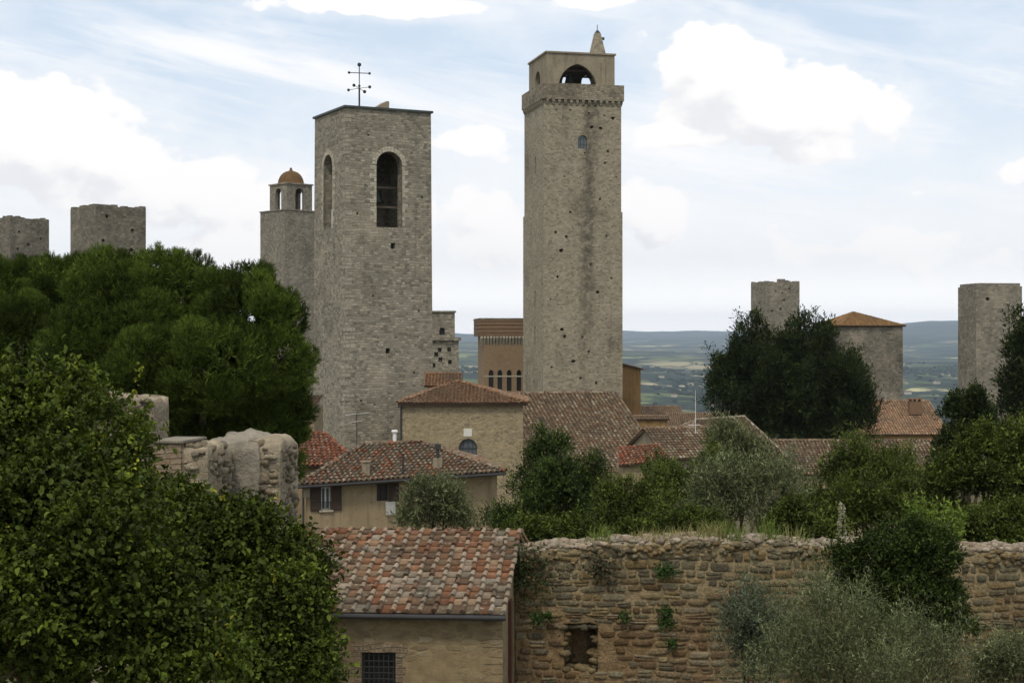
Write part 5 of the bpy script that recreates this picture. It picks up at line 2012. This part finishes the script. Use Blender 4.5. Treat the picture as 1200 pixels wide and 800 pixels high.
cypress('small dark conifer in front of the pale right tower', [(1135, 480, 22, 20, 0), (1142, 500, 28, 26, 0), (1120, 490, 14, 16, 0), (1128, 520, 30, 20, 0)], 86, 1135, 4500, 24, ln=.36, name='conifer', cat='conifer')


def bush(name, label, cat, spec, Y, px_base, n, k, twig, leaf, asp, pal, mat, seed, tips=.8, flat=1.0, low=-.8, up=.35, g=1.0, fr=(.30, .52), oval=True, patchy=.25, extra=None, r=.12, group=None, nsub=14, spread=.8, inner=.22, droop=0.0, sizevar=.3, shoots=(), fill=0):
    global g_rng
    g_rng = np.random.default_rng(seed)
    root = plant(name, label, cat, px_base, Y, group)
    lb = lobes_px(spec, Y)
    C, R = sub_lobes(lb, nsub, fr[0], fr[1], g, -.85, tips, flat)
    parts = [sprigs(C, R, n, k, twig, leaf, asp, pal, low, inner, up, spread, oval, patchy, droop=droop, sizevar=sizevar)]
    if fill:
        parts.append(sprigs(np.array([q[0] for q in lb]), np.array([q[1] for q in lb]) * .68, fill, 6, twig, leaf * 1.3, asp, pal, -1, .35, up, spread, oval, patchy))
    if extra:
        n2, pal2 = extra
        parts.append(sprigs(C, R * 1.05, n2, k, twig, leaf, asp, pal2, 0.0, .08, up + .2, spread, oval, .2))
    for (xa, ya, xb, yb, sp_pal) in shoots:
        A, B = np.array(P(xa, ya, Y)), np.array(P(xb, yb, Y))
        m_ = 46
        t = np.sort(g_rng.uniform(.0, 1, m_))[:, None]
        q = A + (B - A) * t + g_rng.normal(0, .02, (m_, 3)) + np.array((0, 0, -.05)) * (t * (1 - t))
        parts.append(leaf_quads(q, unit(g_rng.normal(0, .8, (m_, 3)) + np.array((0, 0, -.15))), np.array((0, -.4, .9)) + g_rng.normal(0, .35, (m_, 3)),
                                leaf * g_rng.uniform(.7, 1.25, m_), leaf * asp * g_rng.uniform(.7, 1.1, m_), pick(sp_pal, m_, .2), True))
    crown_obj('crown', mat, root, parts)
    trunk_obj(root, root.location, lb, r, .4, seed=seed)
    return root


# between the wall and the town
bush('dark_tree', 'dark green tree with a pointed top between the chapel and the town wall', 'tree',
     [(645, 548, 34, 30, 0), (655, 585, 56, 36, -1), (618, 605, 42, 28, -1), (690, 600, 36, 36, 0), (640, 520, 14, 20, 0), (612, 570, 20, 20, 0), (685, 560, 26, 28, 0), (580, 615, 22, 18, 0), (650, 620, 74, 24, -1), (660, 525, 12, 16, 0), (695, 545, 12, 14, 0)], 46, 645, 13000, 7, .34, .085, .4, DARKG, M['leaf'], 31, up=.6, r=.16, fr=(.22, .40), oval=False)
bush('olive_tree', 'grey-green olive in front of the shuttered house wall', 'olive tree', [(508, 592, 32, 30, 0), (524, 602, 26, 24, .5), (490, 608, 22, 22, 0), (510, 572, 16, 12, 0), (548, 614, 20, 14, 0)], 52, 502, 3600, 9, .40, .10, .24, OLIVE, M['olive'], 32, up=.6, oval=False, r=.12)
bush('leafy_shrub', 'bright green feathery shrub between the church roof and the olives', 'shrub', [(772, 576, 40, 26, 0), (738, 598, 36, 30, -1), (806, 562, 34, 24, 0), (720, 622, 38, 22, -1), (790, 608, 60, 34, -1), (845, 558, 36, 18, 1), (768, 556, 18, 10, .5)], 42, 765, 9500, 8, .32, .085, .34, SHRUB, M['leaf'], 33, tips=1.5, up=.85, oval=False, r=.12)
bush('olive_tree', 'tallest olive whose pale crown rises before the cypresses', 'olive tree', [(850, 516, 20, 16, 0), (856, 534, 30, 22, 0), (880, 548, 28, 22, 0), (905, 562, 24, 22, 0), (853, 506, 12, 9, 0)], 50, 855, 3000, 9, .42, .10, .24, OLIVE, M['olive'], 34, tips=1.5, up=.85, oval=False)
bush('olive_tree', 'wide olive with silvery leaves right behind the grassy wall top', 'olive tree', [(850, 590, 40, 36, 0), (895, 590, 42, 40, 0), (870, 560, 38, 26, .5), (830, 615, 34, 24, -.5), (915, 615, 36, 28, 0), (925, 575, 22, 24, 1)], 36, 870, 4500, 9, .36, .085, .22, OLIVE, M['olive'], 35, tips=1.5, up=.85, oval=False)
bush('leafy_shrub', 'rounded green shrub between the silvery olive and the right hand trees', 'shrub', [(1010, 560, 44, 40, 0), (970, 590, 36, 34, 0), (1045, 580, 46, 44, 0), (1010, 610, 66, 34, -1), (1000, 530, 26, 18, .5), (1060, 555, 26, 26, .5)], 40, 1015, 8500, 8, .30, .085, .36, SHRUB, M['leaf'], 36, tips=1.5, up=.85, oval=False)
bush('broadleaf_tree', 'broad green tree filling the right edge below the cypress', 'tree', [(1150, 542, 38, 32, 0), (1190, 522, 32, 32, 0), (1120, 588, 40, 44, -.5), (1175, 590, 56, 50, -.5), (1215, 550, 40, 60, 0), (1165, 514, 22, 16, 1), (1140, 620, 60, 26, -1), (1100, 564, 24, 26, .5)], 38, 1160, 16000, 7, .26, .07, .5, SHRUB, M['leaf'], 37, tips=1.5, up=.85, fr=(.22, .4))

for lab, px, Yq, sp_ in (('low green bramble filling the gap left of the silvery wall-top olive', 795, 33, [(780, 622, 36, 18, 0), (815, 628, 34, 16, 0), (750, 628, 30, 15, 0)]),
                         ('low green bramble between the silvery olive and the rounded shrub', 945, 33, [(940, 618, 30, 22, 0), (965, 626, 28, 18, 0), (920, 630, 26, 14, 0)]),
                         ('low dark bramble at the foot of the pointed dark tree', 620, 33, [(610, 632, 24, 14, 0), (640, 636, 30, 14, 0), (680, 634, 30, 15, 0)]),
                         ('low bramble between the laurel and the right edge behind the wall', 1150, 33, [(1130, 622, 30, 18, 0), (1165, 626, 36, 18, 0), (1195, 622, 26, 20, 0)])):
    bush('bramble', lab, 'bramble', sp_, Yq, px, 3000, 7, .26, .065, .45, SHRUB, M['leaf'], int(px), up=.5, r=.03, tips=1.2, fr=(.3, .5), group='low brambles behind the town wall')
# in front of the wall
bush('laurel_bush', 'dark glossy laurel growing up against the town wall', 'shrub', [(1042, 662, 42, 42, 0), (1072, 690, 44, 46, 0), (1020, 700, 40, 50, 0), (1086, 655, 32, 38, 0), (982, 650, 14, 20, 0), (1000, 665, 26, 30, 0), (1060, 730, 60, 40, 0), (1125, 735, 22, 34, 0), (1060, 626, 28, 26, .2), (1105, 700, 24, 36, 0)],
     25.8, 1050, 13000, 7, .17, .055, .42, DARKG, M['leaf'], 41, up=.8, r=.09, g=.5, nsub=16)
bush('olive_tree', 'large pale olive at the bottom right in front of the laurel', 'olive tree', [(985, 745, 60, 46, 0), (940, 770, 46, 40, 0), (1040, 775, 60, 40, 0), (1000, 800, 100, 40, -.3), (960, 715, 30, 22, .3), (1090, 790, 44, 40, 0), (1115, 775, 24, 24, 0), (985, 700, 18, 14, .3)],
     20.5, 1010, 6300, 11, .30, .046, .20, OLIVE, M['olive'], 42, tips=2.3, up=.85, oval=False, r=.08, g=.5, spread=.6)
bush('olive_tree', 'smaller dusky olive left of the large pale one before the wall', 'olive tree', [(885, 728, 36, 36, 0), (900, 755, 36, 32, 0), (868, 752, 28, 30, 0), (888, 698, 16, 18, 0), (905, 788, 34, 26, 0), (875, 780, 26, 24, 0), (915, 720, 20, 22, 0)], 23.5, 888, 2300, 10, .26, .055, .2, [(.08, .10, .06), (.10, .125, .075), (.065, .08, .045)], M['olive'], 43, tips=1.5, up=.85, oval=False, r=.06, g=.5)
bush('olive_tree', 'low olive in the bottom right corner', 'olive tree', [(1185, 785, 36, 30, 0), (1160, 800, 34, 22, 0), (1200, 760, 20, 18, 0)], 21, 1185, 1500, 10, .26, .055, .2, OLIVE, M['olive'], 44, tips=1.5, up=.85, oval=False, r=.06, g=.5)

# foreground broadleaf trees on the left
LB = [(20, 520, 90, 80, 0), (70, 482, 58, 42, .5), (8, 468, 54, 38, .4), (110, 520, 60, 50, 0), (60, 620, 110, 90, -1), (130, 610, 70, 60, -.3), (30, 730, 120, 100, -1.2), (140, 720, 100, 90, -.8), (110, 560, 50, 40, -.5), (150, 505, 26, 28, .4), (35, 440, 24, 18, .4), (200, 780, 90, 60, -.8), (-40, 600, 90, 150, -.5)]
bush('hazel_tree', 'leafy green tree filling the left foreground up to the pines', 'tree', LB, 14.5, 40, 15500, 9, .30, .043, .68, BROAD, M['leaf'], 51, up=.35, r=.10, g=.45, patchy=.14, extra=(130, BROAD_Y), nsub=8, fr=(.15, .30), fill=1700, sizevar=.45, droop=.35, flat=.62, tips=1.1, inner=.3, spread=1.0, shoots=[(30, 450, 48, 402, BROAD), (75, 470, 84, 420, BROAD), (150, 500, 163, 430, BROAD_Y), (115, 480, 120, 442, BROAD), (170, 520, 176, 462, BROAD), (10, 440, 14, 398, BROAD), (135, 520, 133, 462, BROAD)])
LC = [(272, 632, 55, 38, 0), (345, 662, 44, 34, 0), (230, 650, 70, 60, 0), (300, 700, 80, 56, -.4), (335, 705, 42, 40, -.2), (255, 760, 85, 60, -.8), (328, 760, 50, 46, -.8), (200, 600, 40, 30, .4), (355, 655, 24, 24, .2), (365, 785, 24, 24, -.4), (305, 622, 30, 20, .3)]
bush('hazel_tree', 'lower green hazel with yellowish tips in front of the shed roof', 'tree', LC, 18.0, 290, 12500, 9, .30, .046, .68, BROAD, M['leaf'], 52, up=.35, r=.08, g=.5, patchy=.14, extra=(130, BROAD_Y), nsub=8, fr=(.15, .30), fill=1700, sizevar=.45, droop=.35, flat=.62, tips=1.1, inner=.3, spread=1.0, shoots=[(345, 725, 372, 672, BROAD_Y), (330, 640, 352, 602, BROAD), (280, 625, 290, 578, BROAD), (240, 620, 238, 580, BROAD), (380, 730, 396, 690, BROAD_Y), (375, 775, 405, 748, BROAD), (360, 690, 392, 655, BROAD)])


# sprays standing out of the foreground tree
def shoot(name, label, pts, Y, pal, leaf, n, mat, seed, asp=.75, cat='branch'):
    global g_rng
    g_rng = np.random.default_rng(seed)
    root = thing(name, label, cat, P(pts[0][0], pts[0][1], Y))
    w = [np.array(P(px, py, Y)) for px, py in pts]
    bm = bm_new(); add_tube(bm, [Vector(q) - root.location for q in w], list(np.linspace(.012, .004, len(w))), 6)
    from_bm('stem', bm, M['bark'], root, uv=False)
    t = np.linspace(.1, 1, n)
    k = t * (len(w) - 1); i = np.minimum(k.astype(int), len(w) - 2); f = (k - i)[:, None]
    W = np.array(w)
    pos = W[i] * (1 - f) + W[i + 1] * f
    ax = unit(g_rng.normal(0, 1, pos.shape) + np.array((0, 0, .5)))
    V, Fq, C_ = leaf_quads(pos, ax, g_rng.normal(0, .4, pos.shape) + np.array((0, -.6, .8)), np.full(n, leaf) * g_rng.uniform(.7, 1.2, n), np.full(n, leaf * asp), pick(pal, n, .15))
    crown_obj('leaves', mat, root, [(V, Fq, C_)])


# ------------------------------------------------------------------ grass and weeds on the wall head
def on_wall(x, y=.4):
    a = wl.rotation_euler.z
    return np.array((wl.location.x + x * math.cos(a) - y * math.sin(a), wl.location.y + x * math.sin(a) + y * math.cos(a), wl.location.z + wall_top(x) + .04))


def grass_mesh(items, seed):
    """items: (x along wall, n blades, spread, height, palette)"""
    global g_rng
    g_rng = np.random.default_rng(seed)
    Vs, Fs_, Cs, o = [], [], [], 0
    for (x, n, sp, hgt, pal) in items:
        hgt *= 1.2
        xs = x + g_rng.normal(0, sp, n); ys = g_rng.uniform(.05, .8, n)
        pos = np.array([on_wall(float(np.clip(a, 0, WLEN)), b_) for a, b_ in zip(xs, ys)]) - np.array((0, 0, .03))
        ax = unit(g_rng.normal(0, .38, pos.shape) + np.array((0, 0, 1.0)))
        hh = hgt * g_rng.uniform(.4, 1.2, n)
        side = unit(np.cross(ax, g_rng.normal(size=pos.shape)))
        bend = unit(g_rng.normal(0, 1, pos.shape)) * hh[:, None] * .28
        w = .006
        V = np.stack([pos - side * w, pos + side * w, pos + ax * hh[:, None] * .6 + side * w * .7 + bend * .4, pos + ax * hh[:, None] + bend * 1.1, pos + ax * hh[:, None] * .6 - side * w * .7 + bend * .4], 1)
        Vs.append(V.reshape(-1, 3)); Fs_.append(np.arange(n)[:, None] * 5 + np.arange(5) + o); o += n * 5
        Cs.append(pick(pal, n, .2))
    return np_mesh('grass', np.concatenate(Vs), [np.concatenate(Fs_)], np.concatenate(Cs))


DRY = [(.30, .25, .12), (.24, .22, .09), (.36, .30, .17), (.16, .19, .06)]
GREEN_G = [(.11, .17, .035), (.15, .20, .05), (.19, .21, .07)]
wx = lambda px: XP(px, 27.6) - .06
items = [(wx(706), 120, .12, .28, GREEN_G), (wx(775), 200, .22, .20, DRY), (wx(838), 300, .16, .30, DRY + GREEN_G), (wx(862), 160, .12, .26, GREEN_G), (wx(905), 120, .10, .32, GREEN_G),
         (wx(938), 90, .10, .30, DRY + GREEN_G), (wx(750), 100, .2, .14, DRY), (wx(660), 80, .2, .12, DRY), (wx(1130), 120, .3, .14, DRY), (wx(800), 160, .3, .2, DRY)]
go = link('grass', grass_mesh(items, 61), M['leaf'])
tag(go, kind='stuff')

# tall fresh shoots, mullein, ivy
def weed(name, label, cat, px, Y, py0, py1, n_stem, spread, pal, leaf, asp, k, seed, mat=None, lean=.06):
    global g_rng
    g_rng = np.random.default_rng(seed)
    z0 = ZP(py0, Y); h_ = ZP(py1, Y) - z0
    root = thing(name, label, cat, (XP(px, Y), Y, z0))
    bm = bm_new()
    parts = []
    for i in range(n_stem):
        b0 = Vector((g_rng.normal(0, spread), g_rng.normal(0, spread * .5), 0))
        tip = b0 + Vector((g_rng.normal(0, lean) * h_, g_rng.normal(0, lean) * h_, h_ * g_rng.uniform(.65, 1.05)))
        add_tube(bm, [b0, b0.lerp(tip, .5), tip], [.007, .005, .002], 5)
        t = g_rng.uniform(.12, 1, k)
        pos = np.array(b0) + (np.array(tip) - np.array(b0)) * t[:, None] + np.array(root.location)
        ax = unit(g_rng.normal(0, .8, (k, 3)) + np.array((0, 0, .6)))
        parts.append(leaf_quads(pos, ax, g_rng.normal(0, 1, (k, 3)), leaf * g_rng.uniform(.5, 1.1, k), leaf * asp * np.ones(k), pick(pal, k, .2), False))
    from_bm('stems', bm, mat or M['bark'], root, uv=False)
    crown_obj('leaves', M['leaf'], root, parts)


FRESH = [(.15, .22, .035), (.19, .27, .05), (.12, .18, .03)]
weed('tall_weed', 'light green upright shoots standing behind the laurel, left clump', 'weed', 1078, 29.2, 645, 578, 13, .16, FRESH, .11, .3, 60, 71)
weed('tall_weed', 'light green upright shoots near the right end of the laurel top', 'weed', 1112, 29.4, 645, 582, 12, .16, FRESH, .11, .3, 60, 72)
weed('tall_weed', 'thin green stalks rising from the dry grass on the wall', 'weed', 908, 28.2, 640, 600, 5, .07, FRESH, .07, .25, 26, 73, lean=.03)
weed('tall_weed', 'bright green tuft of stalks alone on the left part of the wall top', 'weed', 706, 28.2, 644, 612, 8, .07, FRESH, .08, .2, 22, 74)
weed('mullein', 'pale woolly mullein spikes standing beside the laurel on the wall', 'weed', 985, 27.6, 648, 590, 3, .05, [(.32, .31, .22), (.25, .26, .17), (.40, .38, .29)], .06, .5, 90, 75, lean=.18)
IVY = [(.030, .058, .014), (.045, .08, .02)]


def ivy(label, px, py, r, n, seed, pal=IVY):
    global g_rng
    g_rng = np.random.default_rng(seed)
    Yq = 27.62
    root = thing('wall_plant', label, 'plant', P(px, py, Yq), 0, 'small plants rooted in the town wall')
    m = np.array(root.location)
    pos = m + g_rng.normal(0, 1, (n, 3)) * np.array((r * .5, .05, r * .45)) + np.array((0, -.05, 0))
    ax = unit(g_rng.normal(0, .8, (n, 3)) + np.array((0, -.5, -.3)))
    crown_obj('leaves', M['leaf'], root, [leaf_quads(pos, ax, np.array((0, -1, .5)) + g_rng.normal(0, .4, (n, 3)), np.full(n, .055), np.full(n, .04), pick(pal, n, .2))])


ivy('dark ivy hanging at the wall corner beside the shed roof', 612, 668, .55, 900, 81, [(.03, .05, .014), (.045, .06, .02), (.10, .07, .035)])
ivy('small plant on the wall left of the niche', 629, 723, .13, 90, 82)
ivy('tiny plant on the wall just above the niche left corner', 642, 720, .09, 50, 83)
ivy('upper of two plants growing right of the niche', 780, 714, .13, 90, 84)
ivy('lower of two plants growing right of the niche', 779, 728, .13, 90, 85)
ivy('small plant on the wall above and right of the niche', 732, 722, .10, 60, 86)
ivy('dry dark plant hanging below the bright tuft on the wall', 704, 666, .26, 260, 87, [(.04, .05, .02), (.10, .08, .045), (.06, .05, .03)])
ivy('little dark plant high on the wall below the dry grass', 780, 668, .2, 150, 88)
ivy('low dark plant on the wall near the smaller olive', 788, 752, .10, 60, 89)

# ------------------------------------------------------------------ far woods and farmhouses
def woodland():
    R = np.random.default_rng(91)
    Vs, Fs_, Cs, o = [], [], [], 0
    pts = []
    tries = 0
    while len(pts) < 8000 and tries < 60000:
        tries += 1
        r = math.exp(R.uniform(math.log(450), math.log(7000)))
        t = R.uniform(-.36, .36)
        x, y = r * math.sin(t), r * math.cos(t)
        n = mnoise.fractal(Vector((x / 520, y / 900, 1.3)), 1, 2, 4)
        if n > .12 or R.random() < .04:
            pts.append((x, y, r))
    for x, y, r in pts:
        s = R.uniform(2.2, 4.8) * (1 + r / 9000)
        V = IV * (1 + .35 * np.array([mnoise.noise(Vector(p * 1.8) + Vector((x, y, 0))) for p in IV]))[:, None] * np.array((s * R.uniform(.9, 1.8), s, s * R.uniform(.7, 1.1)))
        Vs.append(V + np.array((x, y, terrain_z(x, y) + s * .35))); Fs_.append(IF + o); o += len(V)
        c = np.array((.022, .032, .013)) * R.uniform(.6, 1.5)
        Cs.append(np.tile(c, (len(IF), 1)))
    me = np_mesh('woodland', np.concatenate(Vs), [np.concatenate(Fs_)], np.concatenate(Cs))
    o_ = link('woodland', me, M['needle'])
    tag(o_, kind='stuff')


woodland()
R = random.Random(95)
for i, (px, Y) in enumerate(((742, 2600), (768, 3300), (790, 4200), (812, 2900), (838, 3800), (775, 5200), (1080, 3600), (1098, 5000), (1064, 4600), (548, 3900))):
    x = XP(px, Y); z = terrain_z(x, Y)
    root = thing('farmhouse', 'tiny pale farmhouse far away in the hazy valley', 'farmhouse', (x, Y, z), R.uniform(-.6, .6), 'farmhouses scattered over the far valley')
    a, b_ = R.uniform(14, 24), R.uniform(9, 12)
    bm = bm_new(); add_prism(bm, [(-b_ / 2, -4), (b_ / 2, -4), (b_ / 2, 7), (0, 9.5), (-b_ / 2, 7)], -a / 2, a / 2, 'x')
    from_bm('wall', bm, M['pale_stone'], root)
    bm = bm_new()
    add_prism(bm, [(-b_ / 2 - .6, 7.0), (0, 9.8), (b_ / 2 + .6, 7.0), (b_ / 2 + .6, 7.5), (0, 10.3), (-b_ / 2 - .6, 7.5)], -a / 2 - .5, a / 2 + .5, 'x')
    from_bm('roof', bm, M['dome'], root)
